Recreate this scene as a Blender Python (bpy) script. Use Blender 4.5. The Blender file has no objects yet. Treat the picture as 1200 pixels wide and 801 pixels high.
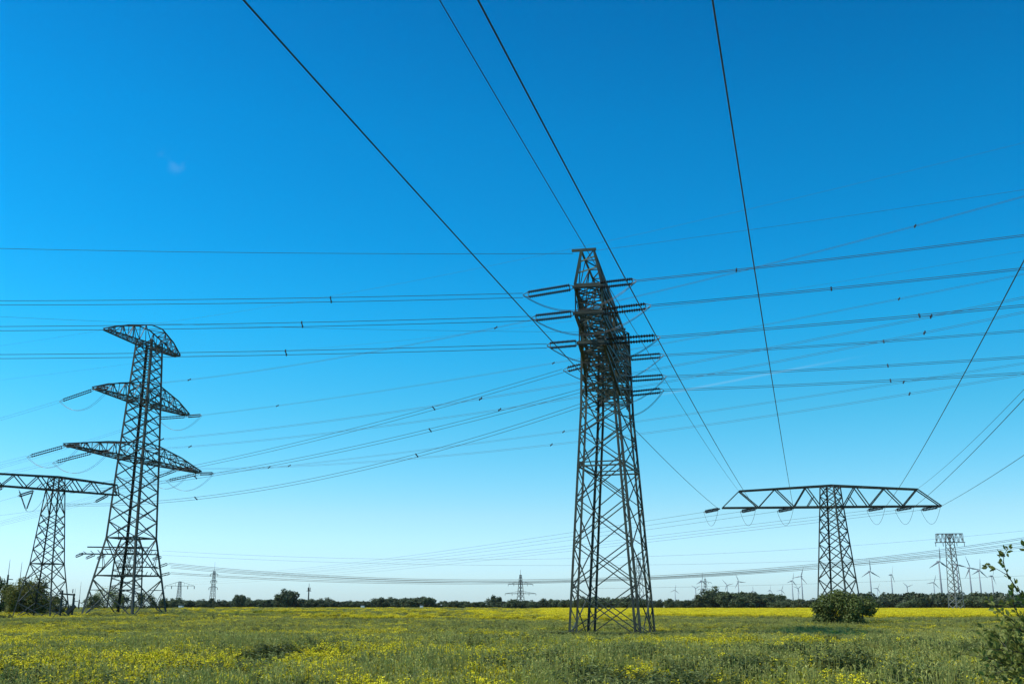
import bpy, math, random
import numpy as np
from mathutils import Vector, Matrix, noise

R = math.radians
scene = bpy.context.scene
col = scene.collection

# ------------------------------------------------------------------ camera
CAM_Z = 2.6
F = 1200.0                       # focal length in pixels of a 1200 px wide frame
PITCH = math.atan(310.0 / F)
cam_d = bpy.data.cameras.new("camera")
cam_d.sensor_width = 36.0
cam_d.lens = F / 1200.0 * 36.0
cam_d.clip_start = 0.1
cam_d.clip_end = 30000.0
cam = bpy.data.objects.new("camera", cam_d)
col.objects.link(cam)
cam.location = (0, 0, CAM_Z)
cam.rotation_euler = (math.pi / 2 + PITCH, 0, 0)
scene.camera = cam

# ------------------------------------------------------------------ sun, sky, exposure
SUN_AZ = R(-102)                  # from +Y, negative = to the left
SUN_EL = R(52)
sd = bpy.data.lights.new("sun", 'SUN')
sd.energy = 5.0
sd.angle = R(0.5)
sd.color = (1.0, 0.93, 0.80)
sun = bpy.data.objects.new("sun", sd)
col.objects.link(sun)
sdir = Vector((math.sin(SUN_AZ) * math.cos(SUN_EL), math.cos(SUN_AZ) * math.cos(SUN_EL), math.sin(SUN_EL)))
sun.rotation_euler = sdir.to_track_quat('Z', 'Y').to_euler()
sun.location = (-60, 0, 80)

world = bpy.data.worlds.new("World")
scene.world = world
world.use_nodes = True
wt = world.node_tree
wt.nodes.clear()
sky = wt.nodes.new('ShaderNodeTexSky')
sky.sky_type = 'NISHITA'
sky.sun_disc = False
sky.sun_elevation = SUN_EL
sky.sun_rotation = SUN_AZ
sky.altitude = 0
sky.air_density = 1.0
sky.dust_density = 0.4
sky.ozone_density = 3.0
bg = wt.nodes.new('ShaderNodeBackground')
bg.inputs['Strength'].default_value = 0.137
wo = wt.nodes.new('ShaderNodeOutputWorld')
hsv = wt.nodes.new('ShaderNodeHueSaturation')
hsv.inputs['Saturation'].default_value = 1.45
hsv.inputs['Value'].default_value = 1.0
wt.links.new(sky.outputs[0], hsv.inputs['Color'])
geo = wt.nodes.new('ShaderNodeTexCoord')
sep = wt.nodes.new('ShaderNodeSeparateXYZ')
wt.links.new(geo.outputs['Generated'], sep.inputs[0])
ramp = wt.nodes.new('ShaderNodeValToRGB')
cr = ramp.color_ramp
cr.elements[0].position = 0.0; cr.elements[0].color = (0.86, 1.2, 1.85, 1)
cr.elements[1].position = 0.7; cr.elements[1].color = (0.03, 1.16, 1.16, 1)
for p_, c_ in ((0.04, (0.93, 1.2, 1.6, 1)), (0.085, (1.02, 1.23, 1.26, 1)), (0.18, (0.62, 1.40, 1.23, 1)), (0.26, (0.26, 1.50, 1.34, 1)), (0.34, (0.10, 1.44, 1.34, 1)), (0.44, (0.04, 1.40, 1.29, 1)), (0.54, (0.03, 1.22, 1.16, 1))):
    e_ = cr.elements.new(p_); e_.color = c_
wt.links.new(sep.outputs['Z'], ramp.inputs[0])
mul = wt.nodes.new('ShaderNodeMix')
mul.data_type = 'RGBA'; mul.blend_type = 'MULTIPLY'; mul.inputs[0].default_value = 1.0
wt.links.new(hsv.outputs[0], mul.inputs[6])
wt.links.new(ramp.outputs[0], mul.inputs[7])
# the sky is a little lighter on the sun's side
side = wt.nodes.new('ShaderNodeMapRange')
for k_, v_ in zip((1, 2, 3, 4), (-.6, .6, 1.12, .88)): side.inputs[k_].default_value = v_
wt.links.new(sep.outputs['X'], side.inputs[0])
mul2 = wt.nodes.new('ShaderNodeVectorMath'); mul2.operation = 'SCALE'
wt.links.new(mul.outputs[2], mul2.inputs[0]); wt.links.new(side.outputs[0], mul2.inputs['Scale'])
SKY_OUT = mul2.outputs[0]

scene.view_settings.view_transform = 'Standard'
scene.view_settings.look = 'None'
scene.view_settings.exposure = 0.0
scene.view_settings.gamma = 1.0
scene.view_settings.use_curve_mapping = False
scene.cycles.max_bounces = 6
scene.cycles.diffuse_bounces = 2
scene.cycles.transparent_max_bounces = 8
scene.cycles.transmission_bounces = 3

# ------------------------------------------------------------------ photograph <-> world
CP, SP = math.cos(PITCH), math.sin(PITCH)


def ray(px, py):
    a, b = px - 600.0, 400.5 - py
    return (a, F * CP - b * SP, F * SP + b * CP)


def at(px, py, Y):
    r = ray(px, py); t = Y / r[1]
    return Vector((r[0] * t, Y, CAM_Z + r[2] * t))


def xz(px, Y, z):
    """X of a point of distance Y and height z that is seen at column px"""
    return (px - 600.0) / F * (Y * CP + (z - CAM_Z) * SP)


def lerp_table(t, v):
    if v <= t[0][0]: return t[0][1]
    for (a, za), (b, zb) in zip(t, t[1:]):
        if v <= b:
            k = (v - a) / (b - a); k = k * k * (3 - 2 * k) if False else k
            return za + (zb - za) * k
    return t[-1][1]


ZR = [(0, 0), (60, 0.05), (80, .12), (110, .42), (160, .75), (300, 1.2), (700, 1.75), (2000, 2.0)]
ZL = [(0, 0), (60, 0.05), (80, .2), (110, .65), (130, .92), (140, 1.2), (200, 1.45), (300, 1.6), (700, 1.8), (2000, 2.0)]


def gz(x, y):
    k = min(1.0, max(0.0, (x + 35.0) / 50.0)); k = k * k * (3 - 2 * k)
    y = max(y, 0) / 1.2
    return lerp_table(ZL, y) * (1 - k) + lerp_table(ZR, y) * k


# ------------------------------------------------------------------ materials
def new_mat(name):
    m = bpy.data.materials.new(name); m.use_nodes = True
    nt = m.node_tree
    return m, nt, nt.nodes['Principled BSDF']


def toned(name, base, rough=0.55, metal=0.0, noise_scale=0.6, c2=None, spec=0.4):
    """base colour varied by the 'tone' attribute of each bar and by worn patches"""
    m, nt, p = new_mat(name)
    at_ = nt.nodes.new('ShaderNodeAttribute'); at_.attribute_name = 'tone'
    tc = nt.nodes.new('ShaderNodeTexCoord')
    nz = nt.nodes.new('ShaderNodeTexNoise'); nz.inputs['Scale'].default_value = noise_scale; nz.inputs['Detail'].default_value = 6
    nt.links.new(tc.outputs['Object'], nz.inputs['Vector'])
    mx = nt.nodes.new('ShaderNodeMix'); mx.data_type = 'RGBA'
    mr = nt.nodes.new('ShaderNodeMapRange'); mr.inputs[1].default_value = .45; mr.inputs[2].default_value = .65
    nt.links.new(nz.outputs[0], mr.inputs[0]); nt.links.new(mr.outputs[0], mx.inputs[0])
    mx.inputs[6].default_value = (*base, 1); mx.inputs[7].default_value = (*(c2 or [b * .6 for b in base]), 1)
    ml = nt.nodes.new('ShaderNodeMix'); ml.data_type = 'RGBA'; ml.blend_type = 'MULTIPLY'; ml.inputs[0].default_value = 1
    nt.links.new(mx.outputs[2], ml.inputs[6]); nt.links.new(at_.outputs['Color'], ml.inputs[7])
    nt.links.new(ml.outputs[2], p.inputs['Base Color'])
    p.inputs['Roughness'].default_value = rough; p.inputs['Metallic'].default_value = metal
    p.inputs['Specular IOR Level'].default_value = spec
    return m


M_STEEL = toned('green_grey_pylon_steel', (.030, .038, .030), .55, c2=(.018, .022, .017), spec=.35)
M_STEEL_NEAR = toned('weathered_pylon_steel', (.042, .048, .032), .5, c2=(.022, .021, .014), spec=.4)
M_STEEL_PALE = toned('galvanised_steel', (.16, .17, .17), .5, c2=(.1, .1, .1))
M_INS = toned('dark_glazed_insulator', (.016, .013, .011), .55, spec=.25)
M_WIRE = toned('aluminium_conductor', (.05, .05, .053), .5)
M_WHITE = toned('turbine_white', (.22, .23, .25), .5, noise_scale=.02, c2=(.18, .19, .21))
M_BARK = toned('bark', (.06, .045, .03), .9, noise_scale=3)
M_WALL = toned('white_render', (.7, .7, .68), .8)
M_ROOF = toned('grey_roofing', (.2, .2, .2), .8)


def leaf_mat(name, c1, c2, transl=.35, pos_scale=.08, pos_amt=.5, c3=None, rough=.55):
    """leaf: tint attribute mixes c1-c2, instance random and broad patches vary it"""
    m, nt, p = new_mat(name)
    at_ = nt.nodes.new('ShaderNodeAttribute'); at_.attribute_name = 'tone'
    sp = nt.nodes.new('ShaderNodeSeparateColor'); nt.links.new(at_.outputs['Color'], sp.inputs[0])
    mx = nt.nodes.new('ShaderNodeMix'); mx.data_type = 'RGBA'
    mx.inputs[6].default_value = (*c1, 1); mx.inputs[7].default_value = (*c2, 1)
    nt.links.new(sp.outputs[0], mx.inputs[0])
    oi = nt.nodes.new('ShaderNodeObjectInfo')
    mr = nt.nodes.new('ShaderNodeMapRange'); mr.inputs[3].default_value = .72; mr.inputs[4].default_value = 1.28
    nt.links.new(oi.outputs['Random'], mr.inputs[0])
    g = nt.nodes.new('ShaderNodeNewGeometry')
    nz = nt.nodes.new('ShaderNodeTexNoise'); nz.inputs['Scale'].default_value = pos_scale; nz.inputs['Detail'].default_value = 3
    nt.links.new(g.outputs['Position'], nz.inputs['Vector'])
    mr2 = nt.nodes.new('ShaderNodeMapRange'); mr2.inputs[1].default_value = .35; mr2.inputs[2].default_value = .65
    nt.links.new(nz.outputs[0], mr2.inputs[0])
    mx2 = nt.nodes.new('ShaderNodeMix'); mx2.data_type = 'RGBA'
    ms = nt.nodes.new('ShaderNodeMath'); ms.operation = 'MULTIPLY'; ms.inputs[1].default_value = pos_amt
    nt.links.new(mr2.outputs[0], ms.inputs[0]); nt.links.new(ms.outputs[0], mx2.inputs[0])
    nt.links.new(mx.outputs[2], mx2.inputs[6]); mx2.inputs[7].default_value = (*(c3 or c2), 1)
    hv = nt.nodes.new('ShaderNodeHueSaturation'); nt.links.new(mx2.outputs[2], hv.inputs['Color']); nt.links.new(mr.outputs[0], hv.inputs['Value'])
    nt.links.new(hv.outputs[0], p.inputs['Base Color'])
    p.inputs['Roughness'].default_value = rough; p.inputs['Specular IOR Level'].default_value = .25
    tr = nt.nodes.new('ShaderNodeBsdfTranslucent'); nt.links.new(hv.outputs[0], tr.inputs['Color'])
    ms_ = nt.nodes.new('ShaderNodeMixShader'); ms_.inputs[0].default_value = transl
    nt.links.new(p.outputs[0], ms_.inputs[1]); nt.links.new(tr.outputs[0], ms_.inputs[2])
    nt.links.new(ms_.outputs[0], nt.nodes['Material Output'].inputs[0])
    return m


M_TALLWEED = leaf_mat('tall_dark_weeds', (.05, .07, .02), (.16, .19, .055), .3, .05, .3)
M_SEED = leaf_mat('grass_seed_heads', (.28, .28, .06), (.46, .45, .13), .3, .05, .2)
M_GRASS = leaf_mat('meadow_grass_blades', (.19, .205, .010), (.46, .43, .03), .42, .06, .5, (.165, .20, .010))
M_WEED = leaf_mat('grey_green_weed_leaves', (.15, .19, .03), (.36, .40, .07), .35, .05, .3)
M_RAPE = leaf_mat('rapeseed_stems', (.11, .14, .02), (.2, .22, .03), .3)
M_FLOWER = leaf_mat('rapeseed_petals', (.66, .57, .012), (.80, .70, .03), .3, .05, .3, (.6, .52, .012))
M_LEAF_DARK = leaf_mat('shrub_leaves', (.05, .068, .016), (.15, .18, .04), .25, .4, .3, (.06, .08, .02))
M_LEAF_FAR = leaf_mat('far_tree_leaves', (.05, .07, .03), (.11, .135, .05), .2, .02, .4, (.075, .10, .045))
M_LEAF_WARM = leaf_mat('warm_bush_leaves', (.12, .135, .025), (.27, .27, .05), .35, .4, .3, (.15, .16, .03))
M_LEAF_NEAR = leaf_mat('near_branch_leaves', (.09, .11, .022), (.34, .37, .08), .35, 1.0, .2)


# ------------------------------------------------------------------ mesh helpers
def tag(o, label=None, cat=None, group=None, kind=None):
    if label: o['label'] = label
    if cat: o['category'] = cat
    if group: o['group'] = group
    if kind: o['kind'] = kind
    return o


def empty(name, loc, label=None, cat=None, group=None, rz=0):
    o = bpy.data.objects.new(name, None); o.empty_display_size = .5
    o.location = loc; o.rotation_euler = (0, 0, rz); col.objects.link(o)
    return tag(o, label, cat, group)


class MB:
    """collects bars, tubes and leaves and links them as one mesh object"""
    def __init__(self, seed=0):
        self.v = []; self.f = []; self.t = []; self.rng = random.Random(seed); self.mi = []

    def _tone(self, lo=.7, hi=1.35):
        return self.rng.uniform(lo, hi)

    def bar(self, a, b, w, h=None, tone=None, m=0):
        a = Vector(a); b = Vector(b); d = b - a
        if d.length < 1e-6: return
        d.normalize(); h = h or w
        ref = Vector((0, 0, 1)) if abs(d.z) < .92 else Vector((1, 0, 0))
        s = d.cross(ref).normalized(); u = s.cross(d)
        i = len(self.v)
        for p in (a, b):
            for (k, l) in ((-1, -1), (1, -1), (1, 1), (-1, 1)):
                self.v.append(p + s * (k * w / 2) + u * (l * h / 2))
        fs = [(i, i + 1, i + 5, i + 4), (i + 1, i + 2, i + 6, i + 5), (i + 2, i + 3, i + 7, i + 6), (i + 3, i, i + 4, i + 7),
              (i + 3, i + 2, i + 1, i), (i + 4, i + 5, i + 6, i + 7)]
        self.f += fs; self.mi += [m] * 6
        t = tone if tone is not None else self._tone()
        self.t += [(t, t, t, 1)] * 8

    def angle(self, a, b, w, out, th=None, tone=None):
        """steel angle section: two thin flanges meeting at a right angle, the heel pointing along out"""
        a = Vector(a); b = Vector(b); d = (b - a).normalized(); th = th or w * .14
        o = Vector(out); o = (o - d * o.dot(d)).normalized(); s = d.cross(o).normalized()
        f1 = (-o + s).normalized(); f2 = (-o - s).normalized()
        t = tone if tone is not None else self._tone()
        heel = o * (w * .35)
        for f, n in ((f1, f2), (f2, f1)):
            i = len(self.v)
            for p in (a, b):
                q = p + heel
                self.v += [q, q + f * w, q + f * w + n * th, q + n * th]
            self.f += [(i, i + 1, i + 5, i + 4), (i + 1, i + 2, i + 6, i + 5), (i + 2, i + 3, i + 7, i + 6), (i + 3, i, i + 4, i + 7)]
            self.mi += [0] * 4
            self.t += [(t, t, t, 1)] * 8

    def tube(self, pts, r, sides=6, tone=None, m=0, cap=True):
        n = len(pts); pts = [Vector(p) for p in pts]
        rs = r if isinstance(r, (list, tuple)) else [r] * n
        i0 = len(self.v); t = tone if tone is not None else self._tone(.9, 1.1)
        ref = None
        for k, p in enumerate(pts):
            d = (pts[min(k + 1, n - 1)] - pts[max(k - 1, 0)]).normalized()
            if ref is None:
                ref = Vector((0, 0, 1)) if abs(d.z) < .9 else Vector((1, 0, 0))
            s = d.cross(ref).normalized(); u = s.cross(d).normalized(); ref = u if abs(d.z) >= .9 or abs(u.dot(d)) < .1 else ref
            for j in range(sides):
                an = 2 * math.pi * j / sides
                self.v.append(p + (s * math.cos(an) + u * math.sin(an)) * rs[k]); self.t.append((t, t, t, 1))
        for k in range(n - 1):
            for j in range(sides):
                a = i0 + k * sides + j; b = i0 + k * sides + (j + 1) % sides
                self.f.append((a, b, b + sides, a + sides)); self.mi.append(m)
        if cap:
            self.f.append(tuple(i0 + j for j in range(sides))[::-1]); self.mi.append(m)
            self.f.append(tuple(i0 + (n - 1) * sides + j for j in range(sides))); self.mi.append(m)

    def quad(self, p, q, r, s, tone, m=0):
        i = len(self.v); self.v += [p, q, r, s]; self.f.append((i, i + 1, i + 2, i + 3)); self.mi.append(m)
        self.t += [(tone, tone, tone, 1)] * 4

    def build(self, name, mat, parent=None, origin=None, smooth=False):
        o = self.make(name, mat, origin, smooth)
        col.objects.link(o)
        if parent is not None: o.parent = parent
        return o

    def make(self, name, mat, origin=None, smooth=False):
        me = bpy.data.meshes.new(name)
        v = np.array([tuple(p) for p in self.v], dtype=np.float64)
        if origin is not None: v = v - np.array(tuple(origin))
        me.from_pydata(v.tolist(), [], self.f)
        for mm in (mat if isinstance(mat, (list, tuple)) else [mat]): me.materials.append(mm)
        ca = me.attributes.new('tone', 'FLOAT_COLOR', 'POINT')
        ca.data.foreach_set('color', np.array(self.t, dtype=np.float32).ravel())
        me.polygons.foreach_set('material_index', self.mi)
        if smooth: me.polygons.foreach_set('use_smooth', [True] * len(self.f))
        me.update()
        return bpy.data.objects.new(name, me)


# ------------------------------------------------------------------ ground
def make_ground():
    ys = [-60, -20, 0, 10] + [10 + 4 * i for i in range(1, 60)] + [260, 280, 300, 330, 370, 420, 480, 560, 650, 800, 1000, 1500, 2200, 3500, 6000, 9000]
    xsn = [-1.6, -1.2] + [-1 + i * .05 for i in range(41)] + [1.2, 1.6]
    vs, fs = [], []
    for y in ys:
        half = max(120.0, y * .95)
        for k in xsn:
            x = half * k
            h = gz(x, y) + (.07 * noise.noise(Vector((x * .11, y * .11, 0))) if y < 250 else 0)
            vs.append((x, y, h))
    n = len(xsn)
    for i in range(len(ys) - 1):
        for j in range(n - 1):
            a = i * n + j; fs.append((a, a + 1, a + n + 1, a + n))
    me = bpy.data.meshes.new('ground'); me.from_pydata(vs, [], fs)
    me.polygons.foreach_set('use_smooth', [True] * len(fs))
    o = bpy.data.objects.new('ground', me); col.objects.link(o)
    m, nt, p = new_mat('meadow_soil')
    g = nt.nodes.new('ShaderNodeNewGeometry')
    n1 = nt.nodes.new('ShaderNodeTexNoise'); n1.inputs['Scale'].default_value = 1.5; n1.inputs['Detail'].default_value = 8
    n2 = nt.nodes.new('ShaderNodeTexNoise'); n2.inputs['Scale'].default_value = .03; n2.inputs['Detail'].default_value = 5
    nt.links.new(g.outputs['Position'], n1.inputs['Vector']); nt.links.new(g.outputs['Position'], n2.inputs['Vector'])
    a = nt.nodes.new('ShaderNodeMix'); a.data_type = 'RGBA'
    a.inputs[6].default_value = (.055, .07, .025, 1); a.inputs[7].default_value = (.12, .14, .045, 1)
    nt.links.new(n1.outputs[0], a.inputs[0])
    b = nt.nodes.new('ShaderNodeMix'); b.data_type = 'RGBA'
    mr = nt.nodes.new('ShaderNodeMapRange'); mr.inputs[1].default_value = .4; mr.inputs[2].default_value = .65
    nt.links.new(n2.outputs[0], mr.inputs[0]); nt.links.new(mr.outputs[0], b.inputs[0])
    nt.links.new(a.outputs[2], b.inputs[6]); b.inputs[7].default_value = (.15, .16, .05, 1)
    nt.links.new(b.outputs[2], p.inputs['Base Color']); p.inputs['Roughness'].default_value = 1
    p.inputs['Specular IOR Level'].default_value = .05
    me.materials.append(m)
    tag(o, kind='structure')
    return o


make_ground()


# ------------------------------------------------------------------ air: one closed box of thin even haze
def make_haze():
    mb = MB(1); x, y0, y1, za, zb = 8900, -90, 9050, -1.2, 160
    mb.bar((0, y0, (za + zb) / 2), (0, y1, (za + zb) / 2), 2 * x, zb - za, 1)
    m = bpy.data.materials.new('thin_haze'); m.use_nodes = True; nt = m.node_tree; nt.nodes.clear()
    o_ = nt.nodes.new('ShaderNodeOutputMaterial'); v = nt.nodes.new('ShaderNodeVolumePrincipled')
    v.inputs['Color'].default_value = (.86, .94, 1.0, 1); v.inputs['Density'].default_value = HAZE; v.inputs['Anisotropy'].default_value = .2
    nt.links.new(v.outputs[0], o_.inputs['Volume'])
    h = tag(mb.build('haze', m), kind='stuff')
    c = Vector((0, (y0 + y1) / 2, (za + zb) / 2))
    if sum((Vector(p.center) - c).dot(p.normal) for p in h.data.polygons) < 0: h.data.flip_normals()


HAZE = 3e-5
make_haze()

# ------------------------------------------------------------------ sky extras: a vapour trail and a wisp of cloud live in the sky shader
def sky_extras():
    nt = wt
    def dirv(px, py): return Vector(ray(px, py)).normalized()
    def math_(op, a, b=None, c=None):
        n = nt.nodes.new('ShaderNodeMath'); n.operation = op
        for i, v in enumerate((a, b, c)):
            if v is None: continue
            if isinstance(v, (int, float)): n.inputs[i].default_value = v
            else: nt.links.new(v, n.inputs[i])
        return n.outputs[0]
    def dot(vec):
        n = nt.nodes.new('ShaderNodeVectorMath'); n.operation = 'DOT_PRODUCT'
        nt.links.new(geo.outputs['Generated'], n.inputs[0]); n.inputs[1].default_value = vec
        return n.outputs['Value']
    def step(x, a, b):
        n = nt.nodes.new('ShaderNodeMapRange'); n.interpolation_type = 'SMOOTHSTEP'
        n.inputs[1].default_value = a; n.inputs[2].default_value = b; nt.links.new(x, n.inputs[0]); return n.outputs[0]
    A, B = dirv(770, 463), dirv(1010, 417)
    nrm = A.cross(B).normalized(); tg = (B - A).normalized()
    d = math_('ABSOLUTE', dot(nrm))
    band = math_('SUBTRACT', 1.0, step(d, .0004, .0016))
    s = dot(tg); ta, tb = A.dot(tg), B.dot(tg)
    m1 = step(s, ta - .02, ta + .03); m2 = math_('SUBTRACT', 1.0, step(s, tb - .08, tb + .02))
    front = step(dot((A + B).normalized()), .7, .8)
    trail = math_('MULTIPLY', math_('MULTIPLY', band, m1), math_('MULTIPLY', m2, front))
    trail = math_('MULTIPLY', trail, .1)
    C = dirv(202, 188)
    nz = nt.nodes.new('ShaderNodeTexNoise'); nz.inputs['Scale'].default_value = 70; nz.inputs['Detail'].default_value = 6
    nt.links.new(geo.outputs['Generated'], nz.inputs['Vector'])
    near = step(dot(C), math.cos(.016), math.cos(.002))
    wisp = math_('MULTIPLY', math_('MULTIPLY', step(nz.outputs[0], .42, .72), near), .07)
    fac = math_('MAXIMUM', trail, wisp)
    mx = nt.nodes.new('ShaderNodeMix'); mx.data_type = 'RGBA'
    nt.links.new(fac, mx.inputs[0]); nt.links.new(SKY_OUT, mx.inputs[6]); mx.inputs[7].default_value = (5.5, 6.5, 7.2, 1)
    nt.links.new(mx.outputs[2], bg.inputs['Color'])
    nt.links.new(bg.outputs[0], wo.inputs[0])


sky_extras()


# ------------------------------------------------------------------ pylon pieces
def insulator(parent, a, b, origin, twin=True, r=.13, n=16, name='insulator_string', gap=.42):
    """string of discs between two points, doubled with yoke plates when twin"""
    a = Vector(a); b = Vector(b); d = (b - a); L = d.length; d.normalize()
    mb = MB(3)
    side = d.cross(Vector((0, 0, 1)))
    side = side.normalized() if side.length > .05 else Vector((1, 0, 0))
    upv = side.cross(d).normalized()
    offs = [upv * (gap / 2), upv * (-gap / 2)] if twin else [Vector((0, 0, 0))]
    for o in offs:
        pts, rs = [], []
        for k in range(n):
            t0 = .1 + .8 * k / n
            for dt, rr in ((0, .42), (.15, 1.0), (.5, .85), (.62, .42)):
                pts.append(a + o + d * (L * (t0 + .8 / n * dt))); rs.append(r * rr)
        pts.append(a + o + d * (L * .9)); rs.append(r * .42)
        mb.tube(pts, rs, 7, m=0)
        mb.tube([a + o * .3, a + o + d * (L * .1)], .035, 5, m=1)
        mb.tube([a + o + d * (L * .9), b + o * .3], .035, 5, m=1)
    if twin:
        mb.bar(a + offs[0] * 1.15 + d * L * .1, a + offs[1] * 1.15 + d * L * .1, .07, .07, 1, m=1)
        mb.bar(a + offs[0] * 1.15 + d * L * .9, a + offs[1] * 1.15 + d * L * .9, .07, .07, 1, m=1)
    return mb.build(name, [M_INS, M_STEEL_PALE], parent, origin)


def jumper(parent, a, b, sag, origin, twin=.18, r=.022):
    a = Vector(a); b = Vector(b); mb = MB(5)
    h = (b - a); h.z = 0
    s = Vector((-h.y, h.x, 0)); s = s.normalized() if s.length > 1e-3 else Vector((1, 0, 0))
    for k in ((-1, 1) if twin else (0,)):
        pts = []
        for i in range(17):
            t = i / 16
            pts.append(a.lerp(b, t) + s * (k * (twin or 0)) - Vector((0, 0, sag * (1 - (2 * t - 1) ** 2))))
        mb.tube(pts, r, 5)
    return mb.build('jumper_cable', M_WIRE, parent, origin)


class Body:
    """four tapering corner legs with crossed bracing on each face"""
    def __init__(self, cx, cy, U, V, prof):
        self.c = Vector((cx, cy, 0)); self.U = Vector((*U, 0)).normalized(); self.V = Vector((*V, 0)).normalized(); self.prof = prof

    def half(self, z):
        p = self.prof
        if z <= p[0][0]: return p[0][1], p[0][2]
        for a, b in zip(p, p[1:]):
            if z <= b[0]:
                k = (z - a[0]) / (b[0] - a[0])
                return a[1] + (b[1] - a[1]) * k, a[2] + (b[2] - a[2]) * k
        return p[-1][1], p[-1][2]

    def corner(self, i, z, grow=0):
        hu, hv = self.half(z); su, sv = ((-1, -1), (1, -1), (1, 1), (-1, 1))[i]
        return self.c + self.U * (su * (hu + grow)) + self.V * (sv * (hv + grow)) + Vector((0, 0, z))

    def out(self, i):
        su, sv = ((-1, -1), (1, -1), (1, 1), (-1, 1))[i]
        return self.U * su + self.V * sv


def cantilever(mb, roots_b, roots_t, tips_b, tips_t, n, w_ch, w_br, sections=True):
    """truss arm: bottom chord pair, top chord pair, crossed side and bottom lacing"""
    def L(a, b, t): return Vector(a).lerp(Vector(b), t)
    B = [[L(roots_b[k], tips_b[k], i / n) for i in range(n + 1)] for k in (0, 1)]
    T = [[L(roots_t[k], tips_t[k], i / n) for i in range(n + 1)] for k in (0, 1)]
    for k in (0, 1):
        mb.bar(B[k][0], B[k][n], w_ch); mb.bar(T[k][0], T[k][n], w_ch)
        for i in range(n):
            if i % 2 == 0: mb.bar(B[k][i], T[k][i + 1], w_br)
            else: mb.bar(T[k][i], B[k][i + 1], w_br)
            if i: mb.bar(B[k][i], T[k][i], w_br)
    for i in range(n):
        mb.bar(B[0][i], B[1][i + 1], w_br); mb.bar(B[1][i], B[0][i + 1], w_br)
        mb.bar(T[i % 2][i], T[1 - i % 2][i + 1], w_br)
        mb.bar(B[0][i + 1], B[1][i + 1], w_br); mb.bar(T[0][i + 1], T[1][i + 1], w_br)


def legs_and_bracing(body, root, z0, levels, leg_w, br_w, origin, mat, horiz=(), breaks=None, twin=0, use_angle=True, subs=()):
    zs = [z0] + list(levels)
    for i in range(4):
        mb = MB(10 + i)
        br = [z0] + [b[0] for b in body.prof if z0 < b[0] < zs[-1]] + [zs[-1]]
        for a, b in zip(br, br[1:]):
            if use_angle: mb.angle(body.corner(i, a), body.corner(i, b), leg_w, body.out(i))
            else: mb.bar(body.corner(i, a), body.corner(i, b), leg_w)
        mb.build('leg', mat, root, origin)
    mb = MB(20)
    for a, b in zip(zs, zs[1:]):
        for i in range(4):
            j = (i + 1) % 4
            mb.bar(body.corner(i, a), body.corner(j, b), br_w, br_w)
            mb.bar(body.corner(j, a, -.03), body.corner(i, b, -.03), br_w, br_w)
    for z in horiz:
        for i in range(4):
            mb.bar(body.corner(i, z), body.corner((i + 1) % 4, z), br_w * 1.3)
        mb.bar(body.corner(0, z), body.corner(2, z), br_w); mb.bar(body.corner(1, z), body.corner(3, z - .1), br_w)
    # secondary members in the tall lower panels
    for (a, b) in subs:
        m_ = (a + b) / 2
        for i in range(4):
            j = (i + 1) % 4
            ca = body.corner(i, a); cb = body.corner(j, b); da = body.corner(j, a); db = body.corner(i, b)
            q = a + (b - a) * .28; q2 = a + (b - a) * .72
            mb.bar(body.corner(i, q), ca.lerp(cb, .28), br_w * .7); mb.bar(body.corner(j, q), da.lerp(db, .28), br_w * .7)
            mb.bar(body.corner(i, q2), db.lerp(da, .28), br_w * .7); mb.bar(body.corner(j, q2), cb.lerp(ca, .28), br_w * .7)
            mb.bar(body.corner(i, q2), ca.lerp(cb, .28), br_w * .6); mb.bar(body.corner(j, q2), da.lerp(db, .28), br_w * .6)
    mb.build('bracing', mat, root, origin)


def footings(body, root, z, origin, s=.9):
    for i in range(4):
        c = body.corner(i, z); mb = MB(2)
        mb.bar(c - Vector((0, 0, .5)), c + Vector((0, 0, .12)), s, s, 1)
        mb.build('footing', M_ROOF, root, origin)


# ------------------------------------------------------------------ wires
WIRES = []


def span(p0, d, pts, L, c0=None, wz=50.0):
    """vertical-plane parabola from p0 along d through the photographed points; returns z(s) coefficients"""
    p0 = Vector(p0); d = Vector((d[0], d[1])).normalized()
    S, Z = [], []
    for (px, py) in pts:
        r = ray(px, py)
        det = r[0] * (-d.y) - r[1] * (-d.x)
        t = (p0.x * (-d.y) - p0.y * (-d.x)) / det
        s = (r[0] * p0.y - r[1] * p0.x) / det
        S.append(s); Z.append(CAM_Z + t * r[2])
    if c0 is not None or len(S) == 1:
        c = c0 or 0.0
        b = sum((z - p0.z - c * s * s) * s for s, z in zip(S, Z)) / sum(s * s for s in S)
    else:
        A = np.array([[s, s * s] for s in S]); y = np.array([z - p0.z for z in Z])
        (b, c), *_ = np.linalg.lstsq(A, y, rcond=None)
    WIRES.append((pts[0], [round(s, 1) for s in S], [round(z, 1) for z in Z], round(p0.z, 1), round(float(b), 3), round(float(c), 5)))
    return p0, d, float(b), float(c)


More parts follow.
